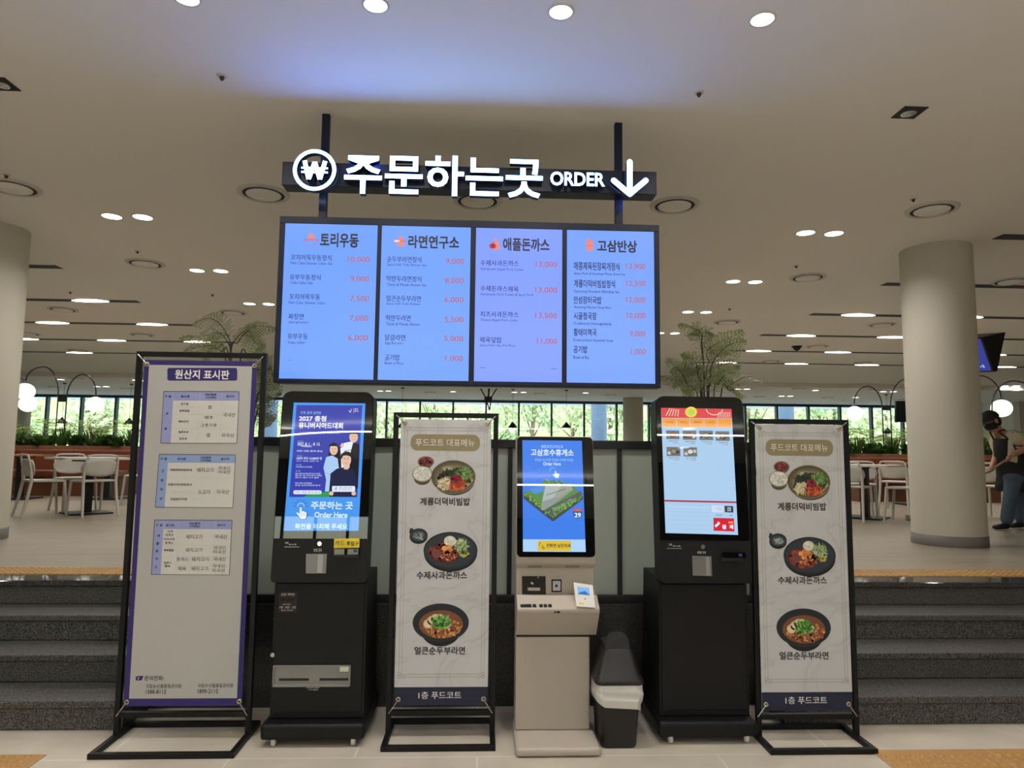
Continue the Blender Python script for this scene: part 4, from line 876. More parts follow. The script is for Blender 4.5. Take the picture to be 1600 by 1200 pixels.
# ---- white low kiosk
XL, XR = .197, .602
t = thing('ordering_kiosk', 'white ordering kiosk of low height with a blue rest area picture on its screen', 'ordering kiosk', (.40, 3.85, 0))
MB(BEIGE).box(XL-.008, XR+.01, 3.575, 4.02, .004, .046).build('base_plate', t, .016, 3)
MB(BEIGE).box(XL, XR-.012, 3.800, 3.99, .046, .520).build('lower_body', t, .008)
MB(KIOSKD).box(XL+.003, XR-.015, 3.806, 3.985, .520, .530).build('shadow_gap', t)
MB(BEIGE).prism([(XL, 3.800, .530), (XL, 3.690, .672), (XL, 3.688, .690), (XL, 3.772, .742), (XL, 3.99, .742), (XL, 3.99, .530)], (XR+.022-XL, 0, 0)).build('shelf', t, .007, 2)
MB(BEIGE).box(XL, XR+.006, 3.80, 3.99, .742, .880).build('middle_body', t)
th = math.radians(7.8); O = Vector((XL-.004, 3.745, .945)); U = Vector((1, 0, 0)); W = Vector((0, math.sin(th), math.cos(th))); N = U.cross(W)
MB(BEIGE).prism([(XL-.004, 3.800, .880), (XL-.004, 3.758, .905), (XL-.004, 3.745, .945), (XL-.004, 3.745+.645*math.sin(th), .945+.645*math.cos(th)), (XL-.004, 3.96, 1.575), (XL-.004, 3.99, .880)], (XR-XL+.014, 0, 0)).build('head', t, .008)
f = Face(O+N*.0, U, W); Wd, Hd, r = XR-XL+.010, .640, .022; pts = []
for cx, cy, a0 in ((Wd-r, Hd-r, 0), (r, Hd-r, 90), (r, r, 180), (Wd-r, r, 270)):
    pts += [(cx+r*math.cos(math.radians(a0+q*15)), cy+r*math.sin(math.radians(a0+q*15))) for q in range(7)]
MB(BLACKGLOSS).prism([f.P(u+.002, w_, .0) for u, w_ in pts], N*.006).build('front_glass', t, label='black glass front of the head')
f.O = O+N*.0066; f.crop(790, 670, 5.4545)
a = Art(f); a.poly([(143, 97), (650, 102), (683, 1050), (148, 1047)], glow('rest_screen', lin('#3f7de6'), 1.0, .012), 0); scr = a.build('screen', t, label='lit blue screen')
a = Art(f); a.poly([(147, 942), (679, 944), (683, 1050), (148, 1047)], pix('a9d0f2'), 1); a.build('white_band', scr)
a = Art(f); a.rrect(273, 953, 556, 1041, 10, pix('d8b93a'), 2); b_ = a.build('low_position_button', scr)
lines(f, b_, 'button_lettering', [('큰화면·낮은자세', 347, 979, 552, 1012, pix('2a2414'), 4, .02)])
a = Art(f); a.ell(292, 975, 5, 5, DKB, 4); a.line([(290, 982), (286, 998)], 4, DKB, 4); a.line([(300, 1010), (322, 985)], 2, DKB, 4); a.arc(320, 1016, 10, 9, 3, DKB, 4); a.line([(316, 1000), (320, 1014), (332, 1016)], 3, DKB, 4); a.build('wheelchair_icon', b_)
lines(f, scr, 'screen_lettering', [('세종포천고속도로', 300, 138, 490, 166, pix('bcd6f8'), 3, .01), ('고삼호수휴게소', 217, 174, 578, 231, pix('dcecff'), 3, .025), ('주문을 하시려면 화면을 터치해 주세요', 247, 254, 578, 278, pix('9fd0f4'), 3), ('Order Here', 321, 284, 469, 313, pix('cfe2fb'), 3, .02)])
a = Art(f); hand(a, 425, 385, .72, pix('dcecff'), pix('7fb0ee'), 3)
for k in range(6):
    an = math.radians(-200+34*k); a.line([(398+14*math.cos(an), 350+14*math.sin(an)), (398+26*math.cos(an), 350+26*math.sin(an))], 4, pix('7fd4e6'), 3)
a.build('hand_icon', scr)
rnd = random.Random(9); a = Art(f)
a.poly([(150, 560), (320, 455), (560, 470), (660, 572), (660, 600), (412, 786), (395, 786), (155, 595)], pix('3c4a4e'), 2)
a.poly([(150, 555), (330, 450), (560, 470), (658, 572), (405, 760)], pix('5b8a4a'), 3); a.poly([(200, 520), (320, 470), (330, 530), (250, 560)], pix('4f8fd8'), 4)
a.poly([(330, 695), (640, 530), (658, 560), (400, 745)], pix('555c60'), 4); a.poly([(380, 690), (560, 590), (590, 605), (420, 705)], pix('70767a'), 4.5)
for k in range(26): u_ = rnd.random(); v_ = rnd.random(); a.rect(390+170*u_, 688-95*u_+v_*22, 397+170*u_, 692-95*u_+v_*22, pix(rnd.choice(['d8dce0', '2f3438', '9aa4ac'])), 5)
a.poly([(300, 690), (315, 590), (335, 490), (560, 480), (575, 520), (430, 630), (325, 695)], pix('8d9894'), 4.6)
a.poly([(312, 620), (340, 485), (475, 490), (405, 590)], pix('aab5b4'), 5.2); a.poly([(405, 590), (480, 492), (570, 505), (450, 585)], pix('9aa290'), 5.2)
for k in range(14): a.rect(350+k*12, 560-k*4, 357+k*12, 568-k*4, pix('3c4646'), 5.6)
for lx, ly, mx, my, n_ in ((330, 450, 480, 465, 60), (160, 555, 290, 660, 80), (345, 715, 640, 590, 90), (400, 740, 640, 590, 60)):
    for k in range(n_): s_ = rnd.random(); a.ell(lx+(mx-lx)*s_+rnd.uniform(-9, 9), ly+(my-ly)*s_+rnd.uniform(-14, 8), rnd.uniform(6, 11), rnd.uniform(6, 11), pix(rnd.choice(['4f7a3a', '6f9a4a', '3f6a30', '86a85a'])), 6+.05*(k % 6), 7)
a.build('rest_area_picture', scr)
a = Art(f); a.poly([(575, 705), (652, 705), (654, 730), (640, 755), (613, 768), (588, 755), (573, 730)], pix('2b5fa0'), 4); a.rrect(572, 682, 652, 704, 8, pix('c0463c'), 5); sh = a.build('route_shield', scr)
lines(f, sh, 'shield_lettering', [('29', 588, 718, 640, 754, WB, 7, .02), ('고속국도', 582, 687, 642, 699, pix('e8b0a0'), 7)])
# fittings of the white kiosk
g = Face((0, 3.7595, 0)).crop(790, 860, 3.527)
GRL = mat('speaker_slots', '#6f685f', .7)
for xa in (122, 330):
    a = MB(GRL)
    for k in range(8):
        p = [(xa+k*10, 82), (xa+5+k*10, 82), (xa+8+k*10, 104), (xa+3+k*10, 104)]
        fz = Face((0, 3.758, .905), (1, 0, 0), Vector((0, -.042, .025))*-1) if False else None
        q_ = [(atY(790+x/3.527, 860+y/3.527, 3.772)) for x, y in p]
        v_ = []
        for q in q_:
            zz = min(max(q.z, .882), .903); yy = 3.800-(zz-.880)*(.042/.025); v_.append((q.x, yy-.0008, zz-.0006))
        a.add(v_[::-1], [(0, 1, 2, 3)])
    a.build('speaker_grille', t)
h = Face((0, 3.7995, 0)).crop(790, 860, 3.527)
p = [(h.pt(x, y)) for x, y in ((90, 142), (220, 142), (221, 278), (91, 276))]
sc_ = MB(BLACKGLOSS).prism(p, (0, -.004, 0)).build('scanner_panel', t, label='square black scanner panel')
h2 = Face((0, 3.795, 0)).crop(790, 860, 3.527); a = Art(h2, .0006); a.rect(122, 205, 190, 222, ink('b9b2a6'), 1); a.line([(140, 176), (152, 186)], 9, ink('cfcfcf'), 1); a.ell(180, 149, 3, 3, ink('e0e0e0'), 1); a.build('scanner_marks', sc_)
p = [h.pt(x, y) for x, y in ((253, 160), (308, 160), (308, 229), (253, 229))]; cr = MB(BLACK).prism(p, (0, -.004, 0)).build('card_frame', t)
a = Art(h2, .0006); a.rect(260, 168, 302, 222, ink('b7b9bc'), 1); a.ell(280, 195, 8, 8, ink('2c2c2c'), 2); a.build('card_symbol', cr)
MB(CHROME).lathe([(.0005, -.006), (.009, -.006), (.011, 0)], h.pt(280, 252), seg=18, axis='Y').build('key_lock', t, label='round silver lock')
lines(h, t, 'panel_lettering', [('카드', 284, 140, 302, 146, ink('5a544c'), 1), ('잠금', 292, 272, 310, 278, ink('5a544c'), 1)])
n_ = Vector((0, -.084, .052)); shf = Face((0, 3.688, .690), (1, 0, 0), (0, .084, .052)); shf.O = shf.O+shf.N*.0004; shf.crop(790, 860, 3.527)
for xa, xb in ((80, 144), (147, 170), (184, 206), (208, 230), (233, 256)):
    a = MB(BLACK).prism([shf.pt(xa, 300), shf.pt(xb-4, 298), shf.pt(xb, 313), shf.pt(xa+4, 314)][::-1], shf.N*.004); a.build('braille_key', t)
for xa, xb in ((268, 277), (282, 299)):
    a = MB(BLACK).prism([(atY(790+x/3.527, 860+y/3.527, 3.6885)) for x, y in ((xa, 335), (xb, 335), (xb, 345), (xa, 345))], (0, -.002, 0)); a.build('jack_socket', t)
# card terminal standing on the shelf
T0 = Vector((.492, 3.700, .700)); tw = math.radians(-14)
t2 = thing('card_terminal', 'small white card payment terminal with a lit screen on the white kiosk shelf', 'card terminal', T0)
lean = math.radians(24); U2 = Vector((math.cos(tw)*.99, math.sin(tw)*-.0-.10, .0)).normalized(); U2 = Vector((.995, -.08, -.05)).normalized(); W2 = Vector((-.10, math.sin(lean), math.cos(lean))).normalized(); N2 = U2.cross(W2).normalized()
fx = Face(Vector((.503, 3.686, .704)), U2, W2)
body = [(.0, .0), (.098, .0), (.103, .116), (.004, .124)]
MB(mat('terminal_white', '#dedcd6', .35)).prism([fx.P(*p) for p in body], -N2*.035).build('body', t2, .006, 3)
fx.O = fx.O+N2*.0006
sc2 = MB(glow('terminal_screen', lin('#7fb4e6'), 1.0, .1)).add([fx.P(*p) for p in ((.017, .062), (.080, .060), (.082, .100), (.019, .103))], [(0, 1, 2, 3)]).build('screen', t2)
MB(glow('terminal_picture', lin('#2f6fb8'), .9, .1)).add([fx.P(u, w_, .0004) for u, w_ in ((.017, .064), (.080, .062), (.056, .082), (.03, .074))], [(0, 1, 2, 3)]).build('screen_picture', sc2)
MB(YEL).add([fx.P(*p) for p in ((.016, .013), (.040, .012), (.040, .020), (.016, .021))], [(0, 1, 2, 3)]).build('yellow_key', t2)
MB(DKB).add([fx.P(*p) for p in ((.048, .038), (.054, .038), (.054, .044), (.048, .044))], [(0, 1, 2, 3)]).build('status_mark', t2)
MB(GREYM).tube([fx.P(.05, .05, -.035), (.575, 3.735, .722)], .012, seg=10).build('stalk', t2)

# ================================================================== RUBBISH BIN
bx, by = .722, 3.79
t = thing('rubbish_bin', 'black plastic bin with an open swing lid and white liner beside the white kiosk', 'bin', (bx, by, 0))
BINM = mat('black_bin_plastic', '#121214', .42, bump=.02, scale=60)
def rr(hx, hy, r, z, n=5, cx=bx, cy=by):
    o = []
    for sx, sy, a0 in ((1, 1, 0), (-1, 1, 90), (-1, -1, 180), (1, -1, 270)):
        o += [(cx+sx*(hx-r)+r*math.cos(math.radians(a0+q*90/n)), cy+sy*(hy-r)+r*math.sin(math.radians(a0+q*90/n)), z) for q in range(n+1)]
    return o
def loft(m, rings, mt=None, cap0=True, cap1=True, smooth=True):
    k = len(rings[0]); v = [p for r_ in rings for p in r_]
    m.add(v, [(i*k+j, i*k+(j+1) % k, (i+1)*k+(j+1) % k, (i+1)*k+j) for i in range(len(rings)-1) for j in range(k)], mt, smooth)
    if cap0: m.add(rings[0], [tuple(range(k-1, -1, -1))], mt)
    if cap1: m.add(rings[-1], [tuple(range(k))], mt)
    return m
loft(MB(BINM), [rr(.088, .105, .03, 0), rr(.094, .112, .032, .015), rr(.112, .132, .035, .33)]).build('bin_body', t)
m = MB(BINM); loft(m, [rr(.122, .142, .035, .318), rr(.128, .148, .038, .325), rr(.128, .148, .038, .340), rr(.116, .136, .04, .352), rr(.080, .105, .03, .475), rr(.066, .088, .028, .500)]); m.build('lid', t)
# swing flap standing open: an oval panel tipped up at the top
fl = MB(BINM); ang = math.radians(12); k = 28; ov = []
for i in range(k):
    a_ = 2*math.pi*i/k; u_ = .062*math.copysign(abs(math.cos(a_))**.7, math.cos(a_)); w_ = .072*math.copysign(abs(math.sin(a_))**.85, math.sin(a_)); ov.append(Vector((bx-.004+u_, by-.094+(w_)*math.sin(ang), .500+w_*math.cos(ang))))
fl.prism(ov, (0, .010, 0)); fl.build('swing_flap', t, .003)
# crumpled white liner hanging over the rim
rnd = random.Random(4); LIN = bpy.data.materials.new('liner_white'); LIN.use_nodes = True; _b = LIN.node_tree.nodes['Principled BSDF']; _b.inputs['Base Color'].default_value = (.62, .61, .58, 1); _b.inputs['Roughness'].default_value = .35
lm = MB(LIN); rows = []
for j in range(13):
    s_ = j/12; ring = []
    base_ = rr(1, 1, .34, 0, 17, 0, 0); K = len(base_)
    for x_, y_, z_ in base_:
        a_ = math.atan2(y_, x_); ca, sa = math.cos(a_), math.sin(a_)
        drop = .125+.02*math.sin(3*a_+1)+.014*noise.noise(Vector((ca*3, sa*3, 2)))+.04*ca*(1 if sa < 0 else .4)
        z = .324-drop*s_; hx, hy = .094+.018*(z-.015)/.315, .112+.020*(z-.015)/.315
        o_ = .006+.010*(.5+.8*math.sin(math.pi*s_))*(1+noise.noise(Vector((ca*4+z*6, sa*4, z*38))))*.7+.004*noise.noise(Vector((ca*13, sa*13, z*95)))
        ring.append((bx+x_*(hx+o_), by+y_*(hy+o_), z))
    rows.append(ring)
loft(lm, rows, None, False, False); o = lm.build('bin_liner', t, label='crumpled white plastic liner')
so = o.modifiers.new('thickness', 'SOLIDIFY'); so.thickness = .0008; ss = o.modifiers.new('smooth', 'SUBSURF'); ss.levels = 1; ss.render_levels = 1

# ================================================================== FERNS AND LEAFY PLANTS NEAR THE RAILING
FERN = leafmat('fern_leaf', '#84925f', '#aab284', .5); STEM = mat('fern_stem', '#3a3628', .6); POTM = mat('dark_pot', '#2a2a2b', .5)
def spline(pts, n):
    out = []
    P = [pts[0]]+list(pts)+[pts[-1]]
    for i in range(1, len(P)-2):
        for k in range(n):
            t_ = k/n; a, b, c, d = P[i-1], P[i], P[i+1], P[i+2]
            out.append(.5*((2*b)+(c-a)*t_+(2*a-5*b+4*c-d)*t_*t_+(3*b-a-3*c+d)*t_**3))
    out.append(Vector(pts[-1])); return out
def frond(leaf, pts, start, pin, rnd):
    """feathery frond along a rachis: side pinnae that each carry small leaflets"""
    c = spline(pts, 9); n = len(c); tilt = Vector((rnd.uniform(-.4, .4), rnd.uniform(-1, -.3), rnd.uniform(.2, .8))).normalized()
    for i in range(int(n*start), n, 2):
        t_ = (i-n*start)/max(1, n-n*start); d = (c[min(i+1, n-1)]-c[max(i-1, 0)]).normalized(); s_ = d.cross(tilt).normalized(); L = pin*max(.12, math.sin(math.pi*min(1, .22+.78*t_))**.8)*(1-.25*t_)
        for sg_ in (-1, 1):
            pd = (s_*sg_*.85+d*.55+Vector((0, 0, rnd.uniform(-.35, .1)))).normalized(); m_ = max(4, int(L/.0165)); sn_ = pd.cross(tilt).normalized()
            for k in range(m_):
                u_ = (k+.5)/m_; p = c[i]+pd*L*u_-Vector((0, 0, .25*L*u_*u_)); l = .021*(1-.6*u_)+.006
                for g in (-1, 1):
                    q = (sn_*g*.9+pd*.5).normalized()*l; w_ = pd*.0062
                    leaf.add([p-w_*.3, p+q*.5-w_, p+q, p+q*.5+w_], [(0, 1, 2, 3)])
def fern(lab, base, ox, oy, k, frs, seed, pots=(.17, .30)):
    rnd = random.Random(seed); t = thing('potted_fern', lab, 'potted plant', base)
    pr, ph = pots; b = Vector(base)
    MB(POTM).lathe([(.0005, 0), (pr*.75, 0), (pr, ph), (pr-.015, ph), (pr-.02, ph-.03), (.0005, ph-.03)], b, seg=28).build('pot', t)
    lf = MB(FERN); st = MB(STEM)
    for pts, s0, pin in frs:
        dy = rnd.uniform(-.16, .16); v = []
        for i, (x, y) in enumerate(pts):
            v.append(atY(ox+x/k, oy+y/k, b.y+dy*(i+.5)/len(pts)))
        root = b+Vector((rnd.uniform(-.06, .06), rnd.uniform(-.06, .06), ph-.03)); full = spline([root]+v, 8)
        st.tube(full, [.0055*(1-.75*i/len(full)) for i in range(len(full))], seg=5); frond(lf, v, s0, pin, rnd)
    lf.build('foliage', t); st.build('stems', t)
    return t
fern('tall feathery potted fern behind the railing, right of the menu board', (1.62, 4.95, ZU), 1020, 490, 8.0, [
 ([(645, 1050), (640, 700), (605, 400), (610, 250), (520, 190), (345, 150)], .45, .13), ([(645, 1050), (640, 650), (615, 330), (640, 230), (720, 245)], .4, .10), ([(700, 1020), (735, 720), (670, 500), (760, 400), (920, 320), (1110, 225)], .45, .13),
 ([(700, 1020), (740, 640), (850, 480), (960, 390), (1130, 340)], .4, .12), ([(470, 1050), (430, 900), (380, 780), (300, 680), (190, 585)], .3, .12), ([(470, 1050), (420, 890), (330, 840), (100, 795)], .3, .10),
 ([(850, 1040), (930, 920), (1040, 850), (1180, 790), (1340, 830)], .3, .13), ([(850, 1040), (960, 960), (1050, 970), (1110, 1030)], .3, .10), ([(680, 1040), (720, 800), (820, 660), (960, 620), (1050, 680)], .35, .13),
 ([(620, 1050), (580, 820), (540, 620), (480, 560), (390, 540)], .35, .13), ([(640, 1050), (660, 800), (690, 620), (760, 560), (930, 500)], .35, .13), ([(600, 1050), (560, 900), (480, 760), (430, 690), (250, 720)], .35, .12),
 ([(760, 1050), (820, 880), (900, 770), (1000, 740)], .3, .13), ([(690, 1050), (720, 900), (760, 780), (860, 720)], .2, .12), ([(610, 1050), (590, 900), (600, 760), (560, 680)], .2, .11), ([(560, 1050), (520, 960), (470, 900), (420, 960)], .2, .10)], 11)
fern('tall feathery potted fern behind the railing, left of the menu board', (-1.66, 4.95, ZU), 280, 480, 5.453, [
 ([(443, 460), (445, 340), (400, 220), (330, 130), (240, 95), (130, 135)], .35, .12), ([(443, 460), (445, 345), (500, 250), (580, 190), (680, 160), (810, 185)], .35, .12), ([(443, 460), (430, 330), (340, 220), (200, 250), (30, 262)], .4, .11),
 ([(400, 470), (330, 340), (210, 330), (50, 370)], .3, .11), ([(443, 460), (500, 300), (590, 200), (630, 270), (690, 350)], .45, .11), ([(430, 480), (360, 380), (280, 350), (200, 420)], .3, .11), ([(520, 480), (600, 430), (680, 420), (740, 500)], .2, .11),
 ([(600, 700), (700, 520), (760, 470), (790, 560), (830, 680)], .2, .11), ([(640, 900), (700, 700), (770, 640), (840, 740)], .2, .11), ([(640, 1000), (690, 850), (740, 780), (800, 950)], .2, .11), ([(640, 1000), (680, 930), (720, 900), (750, 1000)], .1, .11), ([(560, 600), (640, 520), (720, 600), (730, 760)], .2, .11), ([(600, 900), (640, 780), (690, 720), (700, 850)], .2, .11)], 23)
def strap(lf, a, tip, up, w, rnd, n=6):
    """one arching strap leaf, folded along its midrib"""
    a = Vector(a); tip = Vector(tip); mid = (a+tip)/2+Vector((0, 0, up)); v = []
    d0 = (tip-a); sd_ = Vector((-d0.y, d0.x, 0)); sd_ = sd_.normalized() if sd_.length > 1e-4 else Vector((1, 0, 0))
    for i in range(n+1):
        t_ = i/n; p = a*(1-t_)**2+mid*2*t_*(1-t_)+tip*t_*t_; k = w*math.sin(math.pi*(.12+.86*t_))**.7
        v += [p-sd_*k, p-Vector((0, 0, .25*k)), p+sd_*k]
    lf.add(v, [(3*i+j, 3*i+j+1, 3*i+j+4, 3*i+j+3) for i in range(n) for j in (0, 1)], None, True)
rnd = random.Random(31); STRAP = leafmat('strap_leaf', '#6f9c2e', '#a9c83a', .4)
t = thing('potted_strap_plant', 'potted plant with yellow-green strap leaves peeking over the middle poster stand', 'potted plant', (.0, 4.95, ZU))
MB(POTM).lathe([(.0005, 0), (.13, 0), (.16, .5), (.145, .5), (.14, .47), (.0005, .47)], (0, 4.95, ZU), seg=28).build('pot', t)
lf = MB(STRAP)
for px, py in ((726, 650), (752, 655), (735, 662)): p = atY(px, py, 4.9); strap(lf, (0, 4.95, 1.08), p, .34, .035, rnd)
for k in range(16):
    a_ = rnd.uniform(0, 6.28); strap(lf, (0, 4.95, 1.08), (.0+.28*math.cos(a_), 4.95+.22*math.sin(a_), 1.62+rnd.uniform(-.3, .12)), .2, .014, rnd)
for px, py in ((776, 657), (782, 668), (785, 690)): strap(lf, (0, 4.95, 1.08), atY(px, py, 4.95), .1, .012, rnd)
lf.build('leaves', t)

# ================================================================== DINING HALL FURNITURE
CH = mat('chair_putty', '#c2bfb7', .5)
def chair_proto(loc, rz, lab, grp):
    t = thing('dining_chair', lab, 'chair', (0, 0, 0), grp)
    s = MB(CH); pts = []
    for sx, sy, a0 in ((1, 1, 0), (-1, 1, 90), (-1, -1, 180), (1, -1, 270)):
        pts += [(sx*.15+.06*math.cos(math.radians(a0+15*q)), sy*.14+.06*math.sin(math.radians(a0+15*q))) for q in range(7)]
    rings = [[(x*k, y*k, z+.10*(abs(y)**2)*(1 if y < 0 else -.3)) for x, y in pts] for k, z in ((.9, .432), (1, .438), (1, .456), (.93, .462), (.5, .452))]
    loft(s, rings); s.build('seat', t)
    for sx in (-1, 1):
        MB(CH).tube([(sx*.215, -.27, 0), (sx*.200, -.215, .25), (sx*.195, -.185, .45), (sx*.195, -.20, .60)], [.016, .019, .020, .018], seg=8).build('leg', t)
        MB(CH).tube([(sx*.205, .215, 0), (sx*.19, .175, .45)], [.015, .019], seg=8).build('leg', t)
    lp = [Vector((-.195, -.20, .60)), Vector((-.190, -.225, .72)), Vector((-.165, -.235, .768)), Vector((-.10, -.243, .776)), Vector((.10, -.243, .776)), Vector((.165, -.235, .768)), Vector((.190, -.225, .72)), Vector((.195, -.20, .60))]
    MB(CH).tube(lp, .0135, seg=8).build('top_rail', t)
    bp = MB(CH); nu, nw = 14, 7; g = []
    for y0 in (0, -.012):
        for j in range(nw+1):
            w_ = j/nw; z = .505+.225*w_; hw = .225*(1-(abs(2*w_-1)**2.6)*.28)
            for i in range(nu+1):
                u_ = 2*i/nu-1; g.append((hw*u_, -.205-.03*w_+.055*u_*u_+y0, z-.02*(u_*u_)*(1 if w_ > .5 else -1)*abs(2*w_-1)))
    k = (nu+1)*(nw+1); F_ = []
    for j in range(nw):
        for i in range(nu):
            a_ = j*(nu+1)+i; F_ += [(a_, a_+1, a_+nu+2, a_+nu+1), (k+a_+nu+1, k+a_+nu+2, k+a_+1, k+a_)]
    for i in range(nu): F_ += [(i+1, i, k+i, k+i+1), (nw*(nu+1)+i, nw*(nu+1)+i+1, k+nw*(nu+1)+i+1, k+nw*(nu+1)+i)]
    for j in range(nw): a_ = j*(nu+1); F_ += [(a_, a_+nu+1, k+a_+nu+1, k+a_), (a_+nu+nu+1, a_+nu, k+a_+nu, k+a_+nu+nu+1)]
    bp.add(g, F_, None, True); bp.build('backrest', t)
    t.location = loc; t.rotation_euler = (0, 0, rz); return t
TOPW = mat('table_top_white', '#cfccc4', .4); TBLK = mat('table_black', '#161616', .45)
def cafe_table(c, rz, lab, top=TOPW, s=.43):
    t = thing('cafe_table', lab, 'table', (0, 0, 0), None)
    m = MB(top); pts = []
    for sx, sy, a0 in ((1, 1, 0), (-1, 1, 90), (-1, -1, 180), (1, -1, 270)):
        pts += [(sx*(s-.06)+.06*math.cos(math.radians(a0+15*q)), sy*(s-.06)+.06*math.sin(math.radians(a0+15*q)), .715) for q in range(7)]
    m.prism(pts, (0, 0, .028)); m.build('table_top', t, .004)
    MB(TBLK).box(-.05, .05, -.05, .05, .022, .715).build('pedestal', t); MB(TBLK).box(-.25, .25, -.25, .25, 0, .022).build('base', t, .004); MB(TBLK).box(-.2, .2, -.03, .03, .69, .715).build('top_support', t)
    t.location = c; t.rotation_euler = (0, 0, rz); return t
proto = None
def seat_at(x, y, look, lab):
    global proto
    rz = math.atan2(look[1], look[0])-math.pi/2
    if proto is None: proto = chair_proto((x, y, ZU), rz, lab, 'putty coloured dining chairs'); return proto
    return dup(proto, (x, y, ZU), rz, lab, 'putty coloured dining chairs')
TL, TR_ = (-5.23, 9.62), (5.36, 9.62)
cafe_table((*TL, ZU), math.pi/4, 'square white cafe table with black pedestal beside the left column')
cafe_table((*TR_, ZU), math.pi/4, 'square white cafe table with black pedestal left of the right column')
seat_at(-5.57, 9.24, (.7, .7), 'putty chair seen from the side, nearest the left column'); seat_at(-5.00, 9.31, (-.78, .62), 'putty chair seen from behind at the front of the left table')
seat_at(-5.60, 9.98, (.75, -.66), 'putty chair facing the viewer across the left table'); seat_at(-5.22, 11.15, (-.8, .3), 'putty chair half hidden by the tall banner stand at left')
seat_at(5.02, 9.34, (.7, .7), 'putty chair half hidden by the right poster stand'); seat_at(5.64, 9.14, (-.7, .7), 'putty chair cut off by the right column, front of the right table')
seat_at(5.52, 10.02, (-.5, -.85), 'putty chair facing the viewer across the right table'); seat_at(6.75, 11.15, (.6, .6), 'putty chair behind the right table, close to the column')
seat_at(7.35, 9.75, (.9, .4), 'putty chair behind the person in the apron, right of the column')
WOODT = mat('wood_top', '#9a7046', .5, var=.12, scale=3)
cafe_table((-7.75, 12.2, ZU), 0, 'wooden cafe table in front of the left leather bench', WOODT, .36); cafe_table((7.72, 12.2, ZU), 0, 'wooden cafe table in front of the right leather bench', WOODT, .36)
cafe_table((-6.35, 12.3, ZU), 0, 'wooden cafe table behind the left dining chairs, by the leather bench end', WOODT, .36)
LEA = mat('brown_leather', '#6e3a26', .38, var=.12, scale=4, bump=.05); WOODP = mat('planter_wood', '#7d5237', .55, var=.15, scale=2.5); WOODB = mat('bench_plinth', '#6a4128', .6, var=.15, scale=2.5)
SOIL = mat('soil', '#2c2219', .95)
def bench(x0, x1, lab, lab2):
    t = thing('leather_bench', lab, 'bench', ((x0+x1)/2, 13.0, ZU))
    MB(WOODB).box(x0, x1, 12.95, 13.42, ZU, ZU+.34).build('plinth', t, .004)
    n_ = max(1, round((x1-x0)/1.0)); w_ = (x1-x0)/n_
    for i in range(n_): MB(LEA).box(x0+w_*i+.004, x0+w_*(i+1)-.004, 12.86, 13.30, ZU+.34, ZU+.46).build('seat_cushion', t, .025, 3); MB(LEA).box(x0+w_*i+.004, x0+w_*(i+1)-.004, 13.28, 13.42, ZU+.40, ZU+.83).build('back_cushion', t, .03, 3)
    p = thing('planter_box', lab2, 'planter', ((x0+x1)/2, 13.68, ZU))
    m = MB(WOODP).box(x0, x1, 13.425, 13.455, ZU, ZU+.90).box(x0, x1, 13.90, 13.93, ZU, ZU+.90).box(x0, x0+.03, 13.455, 13.90, ZU, ZU+.90).box(x1-.03, x1, 13.455, 13.90, ZU, ZU+.90); m.build('box_walls', p, .003)
    MB(SOIL).box(x0+.03, x1-.03, 13.455, 13.90, ZU+.6, ZU+.84).build('soil', p)
bench(-10.6, -6.50, 'long brown leather bench under the planter, left of the tall banner', 'brown wooden planter full of greenery behind the left leather bench')
bench(7.10, 12.0, 'long brown leather bench under the planter, around the right column', 'brown wooden planter full of greenery behind the right leather bench')
DKL = leafmat('planter_leaf', '#2c4a22', '#5c8038', .3); PALM = leafmat('palm_leaf', '#7c9a48', '#a8b868', .45)
def leafy(nm, lab, grp, seed, n, hmin, hmax, spread, w, m):
    rnd = random.Random(seed); t = thing(nm, lab, 'plant', (0, 0, 0), grp); lf = MB(m)
    for k in range(n):
        a_ = rnd.uniform(0, 6.28); h_ = rnd.uniform(hmin, hmax); s_ = spread*rnd.uniform(.4, 1); strap(lf, (rnd.uniform(-.06, .06), rnd.uniform(-.06, .06), 0), (s_*math.cos(a_), s_*.75*math.sin(a_), h_), h_*.35, w*rnd.uniform(.7, 1.2), rnd, 4)
    lf.build('leaves', t)
    st = MB(STEM)
    for k in range(4): a_ = rnd.uniform(0, 6.28); st.tube([(0, 0, -.03), (.04*math.cos(a_), .04*math.sin(a_), hmax*.4)], .006, seg=5)
    st.build('stems', t); return t
def palm(nm, lab, grp, seed):
    rnd = random.Random(seed); t = thing(nm, lab, 'plant', (0, 0, 0), grp); lf = MB(PALM); st = MB(STEM)
    for k in range(8):
        a_ = rnd.uniform(0, 6.28); L = rnd.uniform(.4, .6); h_ = rnd.uniform(.38, .62); c_ = spline([Vector((0, 0, 0)), Vector((L*.35*math.cos(a_), L*.3*math.sin(a_), h_*.9)), Vector((L*math.cos(a_), L*.8*math.sin(a_), h_*.85))], 8)
        st.tube(c_, .004, seg=4)
        for i in range(5, len(c_)):
            d = (c_[min(i+1, len(c_)-1)]-c_[i-1]).normalized(); s_ = d.cross(Vector((0, 0, 1))).normalized()
            for g in (-1, 1): q = c_[i]; e = q+(s_*g*.85+d*.5+Vector((0, 0, -.35))).normalized()*.15; lf.add([q-d*.006, (q+e)/2-d*.009, e, (q+e)/2+d*.009], [(0, 1, 2, 3)])
    lf.build('fronds', t); st.build('stems', t); return t
